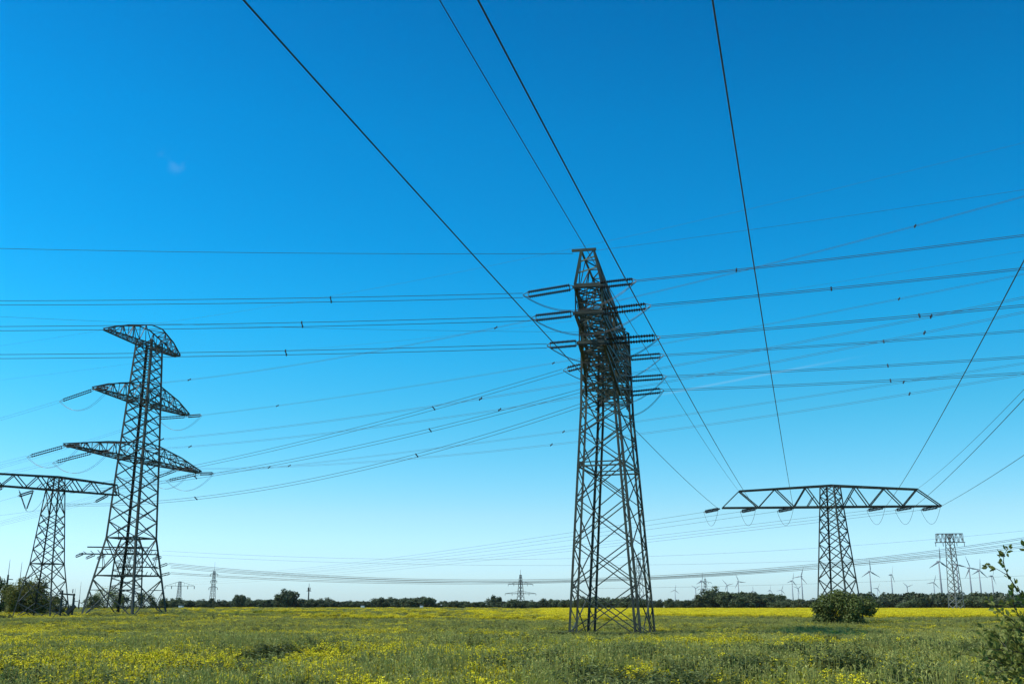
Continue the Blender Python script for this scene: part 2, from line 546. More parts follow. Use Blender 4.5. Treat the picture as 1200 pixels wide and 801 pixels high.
def wire(name, sp, L, r, label, group, twin=0, spacers=(), cat='power line', n=48, s0=0.0):
    p0, d, b, c = sp
    side = Vector((-d.y, d.x, 0))
    def P(s): return Vector((p0.x + d.x * s, p0.y + d.y * s, p0.z + b * s + c * s * s))
    mb = MB(1)
    for k in ((-1, 1) if twin else (0,)):
        pts = [P(s0 + (L - s0) * i / n) + side * (k * twin / 2) + Vector((0, 0, k * twin * .32)) for i in range(n + 1)]
        mb.tube(pts, r, 5)
    o = mb.build(name, M_WIRE, None, p0)
    o.location = p0
    tag(o, label, cat, group)
    for s in spacers:
        m2 = MB(2); q = P(s); off = side * (twin / 2) + Vector((0, 0, twin * .32))
        m2.bar(q + off * 1.2, q - off * 1.2, .06, .12, 1)
        m2.bar(q + off - Vector((0, 0, .1)), q + off + Vector((0, 0, .1)), .09, .09, 1)
        m2.bar(q - off - Vector((0, 0, .1)), q - off + Vector((0, 0, .1)), .09, .09, 1)
        m2.build('spacer', M_WIRE, o, p0)
    return o, P


# ------------------------------------------------------------------ the tall central pylon
def central_pylon():
    cx, cy = 8.9, 93.6
    z0 = gz(cx, cy) - .15
    org = Vector((cx, cy, z0))
    root = empty('lattice_pylon', org, 'tall close lattice pylon with three pairs of strain arms seen end-on', 'pylon', 'high voltage pylons')
    body = Body(cx, cy, (.955, -.30), (.30, .955), [(0, 3.15, 3.5), (20, 1.75, 3.5), (31, 1.45, 3.5)])
    # each leg is a narrow lattice column of two angle chords
    lv = [4.0, 7.8, 11.4, 14.7, 17.6, 19.8, 21.5]
    zs = [z0] + lv
    ztop = 28.4
    GAP = (.62, .42, .42, .62)
    for i in range(4):
        mb = MB(30 + i)
        def ch(z, k):
            g = GAP[i] * (1 - .35 * z / 30)
            su = (-1, 1, 1, -1)[i]
            return body.corner(i, z) + body.U * (-su * g * k)
        segs = [z0, 20.0, ztop]
        for a, b in zip(segs, segs[1:]):
            mb.angle(ch(a, 0), ch(b, 0), .21, body.out(i), tone=1.0)
            mb.angle(ch(a, 1), ch(b, 1), .19, body.out(i), tone=1.15)
        z = z0 + .3; k = 0
        while z < ztop - 1.2:
            mb.bar(ch(z, k), ch(z + 1.15, 1 - k), .07, .07, tone=mb.rng.choice((.8, 1.2, 4.5)))  # the palest lacing bars imitate light glinting off the steel
            z += 1.15; k = 1 - k
        mb.build('leg', M_STEEL_NEAR, root, org)
    footings(body, root, z0 + .1, org, 1.1)
    mb = MB(40)
    dz = Vector((0, 0, .5))
    for n, (a, b) in enumerate(zip(zs, zs[1:])):
        for i in range(4):
            j = (i + 1) % 4
            for k in ((0, 1) if i == 0 else (0,)):
                o = dz * k
                mb.bar(body.corner(i, a) + o, body.corner(j, b) + o, .085)
                mb.bar(body.corner(j, a, -.06) + o, body.corner(i, b, -.06) + o, .085)
    for z in (14.7,):
        for i in range(4):
            j = (i + 1) % 4
            mb.bar(body.corner(i, z), body.corner(j, z), .13); mb.bar(body.corner(i, z + .35), body.corner(j, z + .35), .1)
    up = [21.5, 22.8, 24.1, 25.1, 26.1, 27.2, 28.4]
    for a, b in zip(up, up[1:]):
        for i in range(4):
            j = (i + 1) % 4
            mb.bar(body.corner(i, a), body.corner(j, b), .09); mb.bar(body.corner(j, a, -.05), body.corner(i, b, -.05), .09)
            mb.bar(body.corner(i, a), body.corner(j, a), .09)
    mb.build('bracing', M_STEEL_NEAR, root, org)
    # head: three levels of wide arms plus an earth wire beam, all along V
    AU = Vector((.98, -.20, 0)); AV = Vector((.20, .98, 0)) * 1.2
    C = Vector((cx, cy, 0))
    def pt(u, v, z): return C + AU * u + AV * v + Vector((0, 0, z))
    LV = [(28.4, 10.9), (26.1, 10.9), (24.1, 9.2)]
    tips = {}
    for li, (z, a) in enumerate(LV):
        for sg in (-1, 1):
            mb = MB(50 + li * 2 + sg)
            w = 1.1
            zb = z - (1.25 if li == 2 else .9)
            rt = [pt(-1.45, sg * 2.6, z), pt(1.45, sg * 2.6, z)]
            rb = [pt(-1.4, sg * 2.6, zb), pt(1.4, sg * 2.6, zb)]
            tt = [pt(-w, sg * a, z), pt(w, sg * a, z)]
            tb = [pt(-w, sg * a, z - .3), pt(w, sg * a, z - .3)]
            cantilever(mb, rb, rt, tb, tt, 4, .15, .075)
            mb.bar(pt(-w - .2, sg * a, z - .15), pt(w + .2, sg * a, z - .15), .2, .16)
            if li == 2:
                mb.bar(pt(-.9, sg * (a - .3), z - .3), pt(-1.5, sg * 2.9, z - 3.1), .2); mb.bar(pt(.9, sg * (a - .3), z - .3), pt(1.5, sg * 2.9, z - 3.1), .2)
                for t in (.25, .5, .75):
                    p1 = pt(-.9, sg * (a - .3), z - .3).lerp(pt(-1.5, sg * 2.9, z - 3.1), t); p2 = pt(.9, sg * (a - .3), z - .3).lerp(pt(1.5, sg * 2.9, z - 3.1), t)
                    mb.bar(p1, p2, .09); mb.bar(p1, pt(-1, sg * (a - (a - 2.9) * t), z - .6), .08); mb.bar(p2, pt(1, sg * (a - (a - 2.9) * t), z - .6), .08)
            mb.build('crossarm', M_STEEL_NEAR, root, org)
            tips[(li, sg)] = (pt(-w, sg * a, z - .15), pt(w, sg * a, z - .15))
    # side walls between the levels and the long earth wire beam on top
    for sg in (-1, 1):
        mb = MB(60 + sg)
        zt = 31.4; w = .52
        rb = [pt(-1.45, 0, 28.5), pt(1.45, 0, 28.5)]; rt = [pt(-w, 0, zt), pt(w, 0, zt)]
        tb = [pt(-1.1, sg * 10.8, 28.5), pt(1.1, sg * 10.8, 28.5)]; tt = [pt(-w, sg * 10.8, zt), pt(w, sg * 10.8, zt)]
        cantilever(mb, rb, rt, tb, tt, 5, .15, .08)
        mb.bar(tb[0], tt[0], .24, tone=2.0); mb.bar(tb[1], tt[1], .16)
        mb.bar(pt(-w - .8, sg * 10.8, zt + .05), pt(w + .2, sg * 10.8, zt + .05), .2)
        for q in (.33, .66): mb.bar(tb[0].lerp(tt[0], q), tb[1].lerp(tt[1], q + .15), .1, tone=4)  # pale tone: reflected light painted into these two rungs
        mb.build('earth_wire_beam', M_STEEL_NEAR, root, org)
        mb = MB(70 + sg)
        for (za, zb, aa) in ((24.1, 26.1, 9.0), (26.1, 28.4, 10.7)):
            n = 3
            for k in range(n):
                v0 = sg * (2.8 + (aa - 2.8) * k / n); v1 = sg * (2.8 + (aa - 2.8) * (k + 1) / n)
                for u in (-1.1, 1.1):
                    mb.bar(pt(u, v0, za), pt(u, v1, zb - .9), .06)
                    mb.bar(pt(u, v1, za), pt(u, v1, zb - .5), .1, tone=mb.rng.choice((.8, 1.0, 2.0)))
                mb.bar(pt(-1.1, v1, za + .9), pt(1.1, v1, za + .4), .08, tone=mb.rng.choice((.8, 4.0)))  # palest head struts have a glint of light put into their tone
        mb.bar(pt(-1.0, sg * 10.6, 28.2), pt(-1.2, sg * 3, 23.6), .2); mb.bar(pt(1.0, sg * 10.6, 28.2), pt(1.2, sg * 3, 23.6), .2)
        mb.build('head_lacing', M_STEEL_NEAR, root, org)
    return root, org, tips, pt


croot, corg, ctips, cpt = central_pylon()
lvname = ('upper', 'middle', 'lower')
armname = {-1: 'near', 1: 'far'}

# near circuit, leftwards
G_CL = 'conductors of the tall central pylon'
LEFT_END = {(0, -1): (613, 346), (1, -1): (623, 373), (2, -1): (641, 405)}
LEFT_PTS = {(0, -1): [(300, 354), (0, 354)], (1, -1): [(300, 381), (0, 385)], (2, -1): [(300, 415), (0, 417)]}
RIGHT_DIR = (.97, -.29)
RIGHT_END = {(0, -1): (746, 329), (1, -1): (763, 358), (2, -1): (774, 395), (0, 1): (778, 416), (1, 1): (781, 441), (2, 1): (778, 457)}
RIGHT_PTS = {(0, -1): [(960, 305), (1200, 276)], (1, -1): [(960, 337), (1200, 316)], (2, -1): [(960, 380), (1200, 358)],
             (0, 1): [(960, 406), (1200, 387)], (1, 1): [(960, 433), (1200, 418)], (2, 1): [(960, 450), (1200, 437)]}
FARL_END = {(0, 1): (660, 434), (1, 1): (686, 456), (2, 1): (700, 468)}
FARL_PTS = {(0, 1): [(480, 487), (300, 530), (140, 563)], (1, 1): [(500, 505), (300, 547), (120, 573)], (2, 1): [(500, 530), (300, 574), (215, 585)]}
for key, (tl, tr) in ctips.items():
    li, sg = key
    who = f'{lvname[li]} {armname[sg]} arm of the tall central pylon'
    # right hand string and span
    e = at(*RIGHT_END[key], tr.y - .9 * (1 if sg < 0 else .8))
    insulator(croot, tr - Vector((.4, -.1, 0)), e, corg, r=.155, n=18, gap=.42)
    sp = span(e, RIGHT_DIR, RIGHT_PTS[key], 150, c0=.00045)
    wire('power_line', sp, 170, .024, f'twin conductor running right from the {who}', G_CL, twin=.4, spacers=(8 + 6 * li, 34 + 5 * li) if sg < 0 else (22, 47))
    # left hand string and span
    if sg < 0:
        e2 = at(*LEFT_END[key], tl.y + .15)
        insulator(croot, tl, e2, corg, r=.155, n=20, gap=.42)
        sp = span(e2, (-1, 0.03), LEFT_PTS[key], 130, c0=.0003)
        wire('power_line', sp, 150, .024, f'twin conductor running left from the {who}', G_CL, twin=.4, spacers=(16 + 3 * li,))
    else:
        e2 = at(*FARL_END[key], tl.y + 1.0)
        insulator(croot, tl, e2, corg, r=.17, n=18)
        dd = Vector((at(100 - 20 * li, 580, 158) - e2).xy)
        sp = span(e2, dd, FARL_PTS[key], 80)
        wire('power_line', sp, dd.length, .024, f'twin conductor sloping down left from the {who}', G_CL, twin=.4, spacers=(18 + 3 * li, 62))
    jumper(croot, e2, e, 1.9 if sg < 0 else 2.2, corg)
# earth wires
p = at(672, 297, 80.9)
wire('earth_wire', span(p, (-1, 0.03), [(300, 298), (0, 290)], 150, c0=.0003), 150, .02, 'thin top wire running left from the peak of the tall central pylon', G_CL, cat='power line')
p = at(694, 294, 80.9)
wire('earth_wire', span(p, (.97, -.29), [(1000, 251), (1200, 223)], 150, c0=.0004), 150, .011, 'thin top wire running right from the peak of the tall central pylon', G_CL)
p = at(733, 389, 106.2)
wire('earth_wire', span(p, (-1, .2), [(400, 377), (0, 374)], 150, c0=.0003), 150, .014, 'thin top wire running left from the far end of the central pylon head', G_CL)


# ------------------------------------------------------------------ the left pylon with three tiers
def left_pylon():
    cx = xz(146, 168, 1.3); cy = 168.0
    z0 = gz(cx, cy) - .2
    org = Vector((cx, cy, z0))
    root = empty('lattice_pylon', org, 'dark three tier lattice pylon standing at the left, widest arms lowest', 'pylon', 'high voltage pylons')
    an = R(75)
    V = (math.cos(an), math.sin(an)); U = (math.sin(an), -math.cos(an))
    body = Body(cx, cy, U, V, [(0, 4.75, 4.75), (13.3, 2.75, 2.75), (26, 2.3, 2.3), (45, 1.55, 1.55), (49, 1.4, 1.4)])
    lv = [6.8, 13.3, 15.9, 18.4, 20.8, 23.2, 25.5, 27.7, 29.8, 31.8, 33.7, 35.5, 37.2, 38.8, 40.4, 41.9, 43.3, 44.6, 46]
    legs_and_bracing(body, root, z0, lv, .34, .13, org, M_STEEL, horiz=(7.4, 13.3, 25.9, 35.5, 45.3), subs=((z0, 6.8), (6.8, 13.3)))
    footings(body, root, z0 + .15, org, 1.2)
    A = Vector((.2965, .955, 0)).normalized(); N = Vector((.955, -.2965, 0)).normalized(); C = Vector((cx, cy, 0))
    def pt(n, a, z): return C + N * n + A * a + Vector((0, 0, z))
    att = {}
    for li, (z, hl, hw, rise, tipw) in enumerate(((45.3, 9.2, 1.5, 3.2, .5), (35.5, 10.2, 1.9, 3.1, .45), (25.9, 17.2, 2.3, 2.6, .45))):
        for sg in (-1, 1):
            mb = MB(80 + li * 2 + sg)
            r0 = hw * .95
            if sg < 0 and li < 2: hl *= 1.2
            if sg > 0 and li == 0: hl = 8.1
            rb = [pt(-hw, sg * r0, z), pt(hw, sg * r0, z)]
            rt = [pt(-hw * .85, sg * r0, z + rise), pt(hw * .85, sg * r0, z + rise)]
            # shoulder: the top chord stays high and then drops to the tip
            k = .58 if li < 2 else .5
            drop = .56 if li < 2 else .62
            mid_b = [pt(-hw + (hw - tipw) * k, sg * (r0 + (hl - r0) * k), z), pt(hw - (hw - tipw) * k, sg * (r0 + (hl - r0) * k), z)]
            mid_t = [Vector(q) + Vector((0, 0, rise * drop)) for q in mid_b]
            tb = [pt(-tipw, sg * hl, z), pt(tipw, sg * hl, z)]; tt = [q + Vector((0, 0, .25)) for q in tb]
            n1 = 4; n2 = 3 if li < 2 else 5
            cantilever(mb, rb, rt, mid_b, mid_t, n1, .17, .09)
            cantilever(mb, mid_b, mid_t, tb, tt, n2, .17, .09)
            if sg < 0:
                mb.bar(rt[0], pt(-hw * .85, -sg * r0, z + rise), .15); mb.bar(rt[1], pt(hw * .85, -sg * r0, z + rise), .15)
            mb.build('crossarm', M_STEEL, root, org)
            att[(li, sg)] = pt(0, sg * hl, z)
    mids = {sg: pt(0, sg * 10.8, 25.9) for sg in (-1, 1)}
    return root, org, att, mids


lroot, lorg, latt, lmids = left_pylon()
G_LL = 'conductors of the three tier left pylon'
LD = (.85, -.64)
Nl = Vector((.85, -.64, 0)); Ml = Vector((-.93, .36, 0))
LSPEC = [  # key point, label words, right points, left points, spacer distances
    (latt[(1, -1)], 'middle near arm', [(275, 440), (579, 384), (924, 300), (1200, 233)], (70, 470), [(0, 491)]),
    (latt[(1, 1)], 'middle far arm', [(390, 467), (949, 369), (1200, 322)], (185, 490), [(60, 530)]),
    (latt[(2, -1)], 'tip of the lowest near arm', [(228, 513), (480, 479), (853, 415), (1200, 350)], (32, 535), [(0, 543)]),
    (lmids[-1], 'middle of the lowest near arm', [(273, 519), (885, 428), (1200, 366)], (62, 542), [(0, 556)]),
    (latt[(2, 1)], 'tip of the lowest far arm', [(380, 539), (675, 505), (957, 463), (1200, 425)], (195, 563), [(60, 600)]),
    (lmids[1], 'middle of the lowest far arm', [(413, 545), (675, 515), (980, 474), (1200, 440)], (176, 562), [(40, 601)]),
]
for q, who, rp, le, lp in LSPEC:
    a = Vector(q) - Vector((0, 0, .15))
    e = a + Nl.normalized() * 4.2 - Vector((0, 0, .25))
    insulator(lroot, a, e, lorg, r=.12, n=16, gap=.34)
    sp = span(e, LD, rp, 170)
    wire('power_line', sp, 190, .013, f'faint twin wire running right from {who} of left pylon', G_LL, twin=.36, spacers=(20, 75, 120), n=64)
    e2 = at(*le, a.y + 1.6)
    insulator(lroot, a, e2, lorg, r=.12, n=16, gap=.34)
    sp = span(e2, Ml, lp, 100, c0=.0006)
    wire('power_line', sp, 100, .013, f'faint twin wire running left from {who} of left pylon', G_LL, twin=.36)
    jumper(lroot, e2, e, 2.4, lorg, r=.02)
for sg, who in ((-1, 'near'), (1, 'far')):
    a = latt[(0, sg)]
    wire('earth_wire', span(a, LD, [(480, 330 if sg < 0 else 398)], 170, c0=.0004), 175, .009, f'faint earth wire running right from the top {who} arm of the left pylon', G_LL, n=64)
    wire('earth_wire', span(a, Ml, [(0, 405 if sg < 0 else 445)], 100, c0=.0004), 100, .009, f'faint earth wire running left from the top {who} arm of the left pylon', G_LL)


# ------------------------------------------------------------------ the flat T shaped pylons
def flat_pylon(name, label, c, base_h, top_h, z_arm, rise, A, tips, tops, nodes_b, lv, z0, group, wch=.17, wbr=.1, mat=M_STEEL, dep=.75, body_U=None, peak=None):
    """single beam pylon: A is the beam direction; tips (neg, pos) lengths, tops lengths of the top chord"""
    org = Vector((c[0], c[1], z0))
    root = empty(name, org, label, 'pylon', group)
    A = Vector((A[0], A[1], 0)).normalized(); N = Vector((A.y, -A.x, 0))
    bu = Vector((*body_U, 0)).normalized() if body_U else A
    body = Body(c[0], c[1], bu.xy, Vector((-bu.y, bu.x, 0)).xy, [(0, base_h, base_h)] + ([peak] if peak else []) + [(z_arm, top_h, top_h), (z_arm + rise, top_h * .85, top_h * .85)])
    legs_and_bracing(body, root, z0, lv, wch, wbr, org, mat, horiz=[z_arm] + ([peak[0]] if peak else []))
    C = Vector((c[0], c[1], 0))
    def pt(a, n, z): return C + A * a + N * n + Vector((0, 0, z))
    for sg in (-1, 1):
        tip = tips[0] if sg < 0 else tips[1]; top = tops[0] if sg < 0 else tops[1]
        mb = MB(90 + sg)
        nb = [abs(x) for x in (nodes_b[0] if sg < 0 else nodes_b[1])]          # bottom nodes from body to tip
        for k in (-1, 1):
            d = dep
            def pb(a): return pt(sg * a, k * d * (1 - .45 * a / tip), z_arm)
            def ptp(a): return pt(sg * a, k * d * (1 - .45 * a / tip), z_arm + rise - (rise * .22) * a / top)
            mb.bar(pb(0), pb(tip), wch * 1.15); mb.bar(ptp(0), ptp(top), wch * 1.1)
            tn = [(nb[i] + nb[i + 1]) / 2 for i in range(len(nb) - 1)]; tn[-1] = top
            for i, t in enumerate(tn):
                mb.bar(pb(nb[i]), ptp(t), wbr * 1.25); mb.bar(ptp(t), pb(nb[i + 1]), wbr * 1.25)
            mb.bar(pb(nb[0]).lerp(pb(nb[1]), .5), pb(nb[0]).lerp(ptp(tn[0]), .5), wbr)
        L = tip
        n = 10
        for i in range(n):
            a0 = tip * i / n; a1 = tip * (i + 1) / n
            s0 = dep * (1 - .45 * a0 / tip); s1 = dep * (1 - .45 * a1 / tip)
            mb.bar(pt(sg * a0, -s0 if i % 2 else s0, z_arm), pt(sg * a1, s1 if i % 2 else -s1, z_arm), wbr * .8)
            if a1 <= top:
                zz = lambda a: z_arm + rise - rise * .22 * a / top
                mb.bar(pt(sg * a0, -s0 if i % 2 else s0, zz(a0)), pt(sg * a1, s1 if i % 2 else -s1, zz(a1)), wbr * .8)
        mb.build('crossarm', mat, root, org)
    return root, org, pt, body


# right hand T
tl_, tr_ = at(845, 595, 135.0), at(1101, 592.5, 132.4)
Adir = (tr_ - tl_).xy.normalized()
tc = tl_.lerp(tr_, (974.5 - 845) / 256.0)
zA = (tl_.z + tr_.z) / 2
lenL = (tc - tl_).xy.length; lenR = (tr_ - tc).xy.length
k_ = lenL / (974.5 - 845)
z0 = gz(tc.x, tc.y) - .15
rT, rTo, rpt, rTb = flat_pylon('flat_arm_pylon', 'wide flat armed pylon at the right with a shrub at its foot', (tc.x + .15, tc.y), 2.15, 1.12, zA, 2.75, Adir,
                               (lenL, lenR), ((974.5 - 866) * k_, (1075 - 974.5) * k_),
                               (((974.5 - 961) * k_, (974.5 - 930) * k_, (974.5 - 888) * k_, lenL), ((988 - 974.5) * k_, (1018 - 974.5) * k_, (1057 - 974.5) * k_, lenR)),
                               [z0 + (zA - z0) * t for t in (.2, .385, .545, .68, .795, .9, 1.0)] + [zA + 1.35, zA + 2.7],
                               z0, 'flat armed pylons', body_U=(math.cos(R(-42.5)), math.sin(R(-42.5))))
G_R = 'wires between the flat armed right pylon and the viewer'
G_RF = 'wires leaving the flat armed right pylon for the horizon'
OVER = (-.268, -.963)
rw = [  # bottom chord column, overhead points, ordinal
    (843, [(745, 505), (600, 345), (285, 0)], 'outer left'),
    (887, [(745, 330), (660, 170), (560, 0)], 'second from left'),
    (931, [(912, 455), (888, 290), (835, 0)], 'third from left, nearly upright in the picture,'),
    (1037, [(1100, 475), (1200, 305)], 'fourth from left'),
    (1070, [(1140, 524), (1200, 467)], 'fifth from left'),
    (1100, [(1150, 563), (1200, 533)], 'outer right'),
]
for i, (px, pts, nm) in enumerate(rw):
    a = tl_.lerp(tr_, (px - 845) / 256.0) - Vector((0, 0, .1))
    near = a + Vector((OVER[0], OVER[1], 0)) * 1.7 - Vector((0, 0, .12))
    insulator(rT, a, near, rTo, twin=False, r=.11, n=10)
    qx, qy = pts[-1]
    r_ = Vector(ray(qx, qy)); E = Vector((0, 0, CAM_Z)) + r_ * ((14.1 - CAM_Z) / r_.z)
    sp = span(near, (E - near).xy, [pts[-1]], 200, c0=.0002)
    wire('power_line', sp, 225, .022, f'single dark overhead wire from the flat right pylon, {nm.split(",")[0]} of six', G_R, n=90)
    far = a + Vector((-.80, .55, 0)) * 2.3 - Vector((0, 0, .3))
    insulator(rT, a, far, rTo, twin=True, r=.16, n=10, gap=.2)
    jumper(rT, near, far, 2.0, rTo, twin=0, r=.02)
    # far side span towards the horizon pylon at the left
    end = at(196 + 5.5 * i, 684, 624)
    dd = (end - far).xy
    midp = at(427 + 9 * i, 667 + (i % 3) * 1.5, 330)
    sp = span(far, dd, [(675, 624 + 3.2 * i), (427, 657 + 3.0 * i), (205, 672 + 2.4 * i)], 500)
    wire('power_line', sp, dd.length, .018, f'faint wire from the flat right pylon to the far horizon, {nm.split(",")[0]}', G_RF, n=60)
for px, pts, nm in ((866, [(732, 367), (515, 0)], 'left'), (1075, [(1200, 456)], 'right')):
    a = rpt((px - 974.5) * k_, 0, zA + 2.15)
    d = (-math.sin(R(15.6)), -math.cos(R(15.6)))
    sp = span(a, d, pts, 200, c0=.0003 if len(pts) == 1 else None)
    wire('earth_wire', sp, 225, .015, f'thin overhead earth wire from the {nm} end of the flat right pylon', G_R, n=80)

# left hand T at the picture edge
ltY = 156.0
ltz0 = gz(-70, ltY) - .1
ltc = at(65, 574, ltY); zB = ltc.z
dirB = Vector((.75, .79)).normalized()
lT, lTo, lpt, lTb = flat_pylon('flat_arm_pylon', 'flat armed pylon cut off by the left edge beside a round bush', (ltc.x, ltc.y), 3.0, 1.0, zB, 2.0, dirB,
                               (14.0, 9.9), (13.1, 9.4), ((1.0, 4.4, 8.0, 11.2, 14.0), (1.0, 4.0, 7.0, 9.9)),
                               [3.2, 6.4, 8.8, 10.9, 12.8, 14.5, 16.0, zB, zB + 1.0, zB + 2.0], ltz0, 'flat armed pylons', wch=.17, wbr=.1,
                               body_U=(math.cos(R(-4.7)), math.sin(R(-4.7))), peak=(8.8, 1.75, 1.75))
# V shaped string under its near arm and strain strings
va, vb, vc = at(22, 573, 151), at(39, 575, 154), at(30.5, 598, 152.5)
insulator(lT, va, vc, lTo, twin=False, r=.13, n=14); insulator(lT, vb, vc, lTo, twin=False, r=.13, n=14)
for a_, b_ in (((40, 575), (21, 581)), ((128, 579), (111, 588)), ((4, 571), (-16, 577))):
    s1 = at(*a_, 154 if a_[0] < 60 else 163); s2 = at(*b_, 156 if a_[0] < 60 else 165)
    insulator(lT, s1, s2, lTo, twin=True, r=.12, n=10, gap=.3)
    wire('power_line', span(s2, (-.9, .45), [(-60, b_[1] + 22)], 60, c0=.0006), 90, .014,
         {40: 'wire running left from the V shaped string of the left edge pylon', 128: 'wire running left from the right tip of the left edge pylon', 4: 'wire running left from the far left arm of the left edge pylon'}[a_[0]], 'wires of the left edge pylon')
jumper(lT, vc, lpt(-1.5, 1, zB - .2), 1.2, lTo, twin=0)


# ------------------------------------------------------------------ far pylons
def tree_pylon(name, px, ytop, Y, arms, w_base, w_top, label, group='far pylons on the horizon', mat=M_STEEL, ang=0.0, bw=.3, n=9, spike=0):
    """slim pylon with level arms; arms = [(row in the photo, half length)]"""
    Y *= 1.2
    top = at(px, ytop, Y); z0 = gz(top.x, Y) - .2
    c = (top.x, Y)
    org = Vector((*c, z0))
    root = empty(name, org, label, 'pylon', group)
    H = top.z - spike
    b = Body(c[0], c[1], (math.cos(R(40)), math.sin(R(40))), (-math.sin(R(40)), math.cos(R(40))), [(z0, w_base, w_base), (H, w_top, w_top)])
    zs = [z0 + (H - z0) * (1 - (1 - i / n) ** 1.35) for i in range(1, n + 1)]
    legs_and_bracing(b, root, z0, zs, bw, bw * .55, org, mat, use_angle=False)
    A = Vector((math.cos(ang), math.sin(ang), 0))
    for (ya, hl) in arms:
        z = at(px, ya, Y).z
        for sg in (-1, 1):
            mb = MB(7); C = Vector((c[0], c[1], z)); tip = C + A * (sg * hl); nn = Vector((-A.y, A.x, 0)) * w_top
            for k in (-1, 1):
                mb.bar(C + nn * k, tip, bw * 1.15); mb.bar(C + nn * k + Vector((0, 0, min(2.6, hl * .3))), tip, bw * .6)
            for t in (.3, .6):
                mb.bar(C.lerp(tip, t), C.lerp(tip, t) + Vector((0, 0, min(2.6, hl * .3) * (1 - t))), bw * .5)
            mb.build('crossarm', mat, root, org)
            for t in (1.0, .55) if hl > 6 else (1.0,):
                q = C.lerp(tip, t)
                insulator(root, q, q - Vector((0, 0, 2.0)), org, twin=False, r=.3, n=4)
    if spike:
        mb = MB(8); mb.tube([(c[0], c[1], H), (c[0], c[1], top.z)], [bw * .5, bw * .25], 5); mb.build('top_spike', mat, root, org)
    return root


tree_pylon('lattice_pylon', 610, 667, 880, [(684, 12.5), (695, 15.5)], 3.2, .7, 'far pylon with two wide drooping arms left of the central pylon', ang=.1, bw=.42, spike=5)
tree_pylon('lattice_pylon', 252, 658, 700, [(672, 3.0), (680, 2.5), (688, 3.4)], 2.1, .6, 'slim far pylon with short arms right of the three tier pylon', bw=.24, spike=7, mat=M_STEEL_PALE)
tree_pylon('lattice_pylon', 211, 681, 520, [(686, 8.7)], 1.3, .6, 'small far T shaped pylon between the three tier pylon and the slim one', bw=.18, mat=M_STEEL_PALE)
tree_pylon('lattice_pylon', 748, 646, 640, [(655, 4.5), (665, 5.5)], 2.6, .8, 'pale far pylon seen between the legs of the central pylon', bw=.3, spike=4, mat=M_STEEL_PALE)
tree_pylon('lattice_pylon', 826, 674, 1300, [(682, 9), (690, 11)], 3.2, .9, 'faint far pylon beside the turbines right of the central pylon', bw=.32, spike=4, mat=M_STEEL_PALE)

# two-beam pylon at the far right
gY = 384.0
gp = at(1112, 625, gY); gz0 = gz(gp.x, gY) - .2
root = empty('lattice_pylon', (gp.x, gY, gz0), 'grey boxy topped lattice pylon standing in the right tree line', 'pylon', 'far pylons on the horizon')
gb = Body(gp.x, gY, (math.cos(R(25)), math.sin(R(25))), (-math.sin(R(25)), math.cos(R(25))), [(gz0, 1.9, 1.9), (gp.z, .95, .95)])
org = Vector((gp.x, gY, gz0))
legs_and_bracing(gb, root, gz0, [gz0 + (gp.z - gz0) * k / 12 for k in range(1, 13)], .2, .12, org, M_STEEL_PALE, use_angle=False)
za, zb_ = at(1112, 635, gY).z, gp.z
for sg in (-1, 1):
    mb = MB(4); A = Vector((.985, -.17, 0)); N = Vector((.17, .985, 0)) * .8; C = Vector((gp.x, gY, 0))
    for k in (-1, 1):
        def q(a, z): return C + A * (sg * a) + N * k + Vector((0, 0, z))
        mb.bar(q(0, za), q(5.2, za), .22); mb.bar(q(0, zb_), q(4.6, zb_), .22)
        for i in range(3):
            mb.bar(q(i * 1.55, za), q(i * 1.55 + .8, zb_), .13); mb.bar(q(i * 1.55 + .8, zb_), q((i + 1) * 1.55, za), .13)
        mb.bar(q(4.6, za), q(4.6, zb_), .15)
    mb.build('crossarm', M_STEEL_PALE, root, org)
    for a in (2.4, 5.0):
        t = C + A * (sg * a) + Vector((0, 0, za)); insulator(root, t, t - Vector((0, 0, 1.6)), org, twin=False, r=.16, n=5)

# pylon behind the three tier one
bY = 300.0
bc = at(152, 640, bY); bz0 = gz(bc.x, bY) - .2
org = Vector((bc.x, bY, bz0))
root = empty('lattice_pylon', org, 'broad stubby pylon seen through the legs of the three tier left pylon', 'pylon', 'far pylons on the horizon')
bb = Body(bc.x, bY, (math.cos(R(20)), math.sin(R(20))), (-math.sin(R(20)), math.cos(R(20))), [(bz0, 4.6, 4.6), (at(152, 645, bY).z, 3.6, 3.6), (at(152, 630, bY).z, 2.4, 2.4)])
ztop = at(152, 630, bY).z
legs_and_bracing(bb, root, bz0, [bz0 + (ztop - bz0) * k / 9 for k in range(1, 10)], .24, .13, org, M_STEEL, horiz=(at(152, 648, bY).z, at(152, 641, bY).z), use_angle=False)
for (yy, hl, hr) in ((649, 13.5, 8.0), (641, 11.5, 5.5), (664, 3.0, 8.2), (674, 3.0, 8.6)):
    z = at(152, yy, bY).z
    for sg, hl_ in ((-1, hl), (1, hr)):
        mb = MB(5); A = Vector((.97, .2, 0)); N = Vector((-.2, .97, 0)) * .8; C = Vector((bc.x, bY, z))
        for k in (-1, 1):
            mb.bar(C + N * k, C + A * (sg * hl_) + N * (k * .4), .3)
        for i in range(7):
            mb.bar(C + A * (sg * hl_ * i / 7) + N, C + A * (sg * hl_ * (i + 1) / 7) - N, .14)
            if yy > 645: mb.bar(C + A * (sg * hl_ * i / 7) + N, C + A * (sg * hl_ * (i + .5) / 7) + Vector((0, 0, 2.0 * (1 - i / 9))), .14)
        mb.build('crossarm', M_STEEL, root, org)
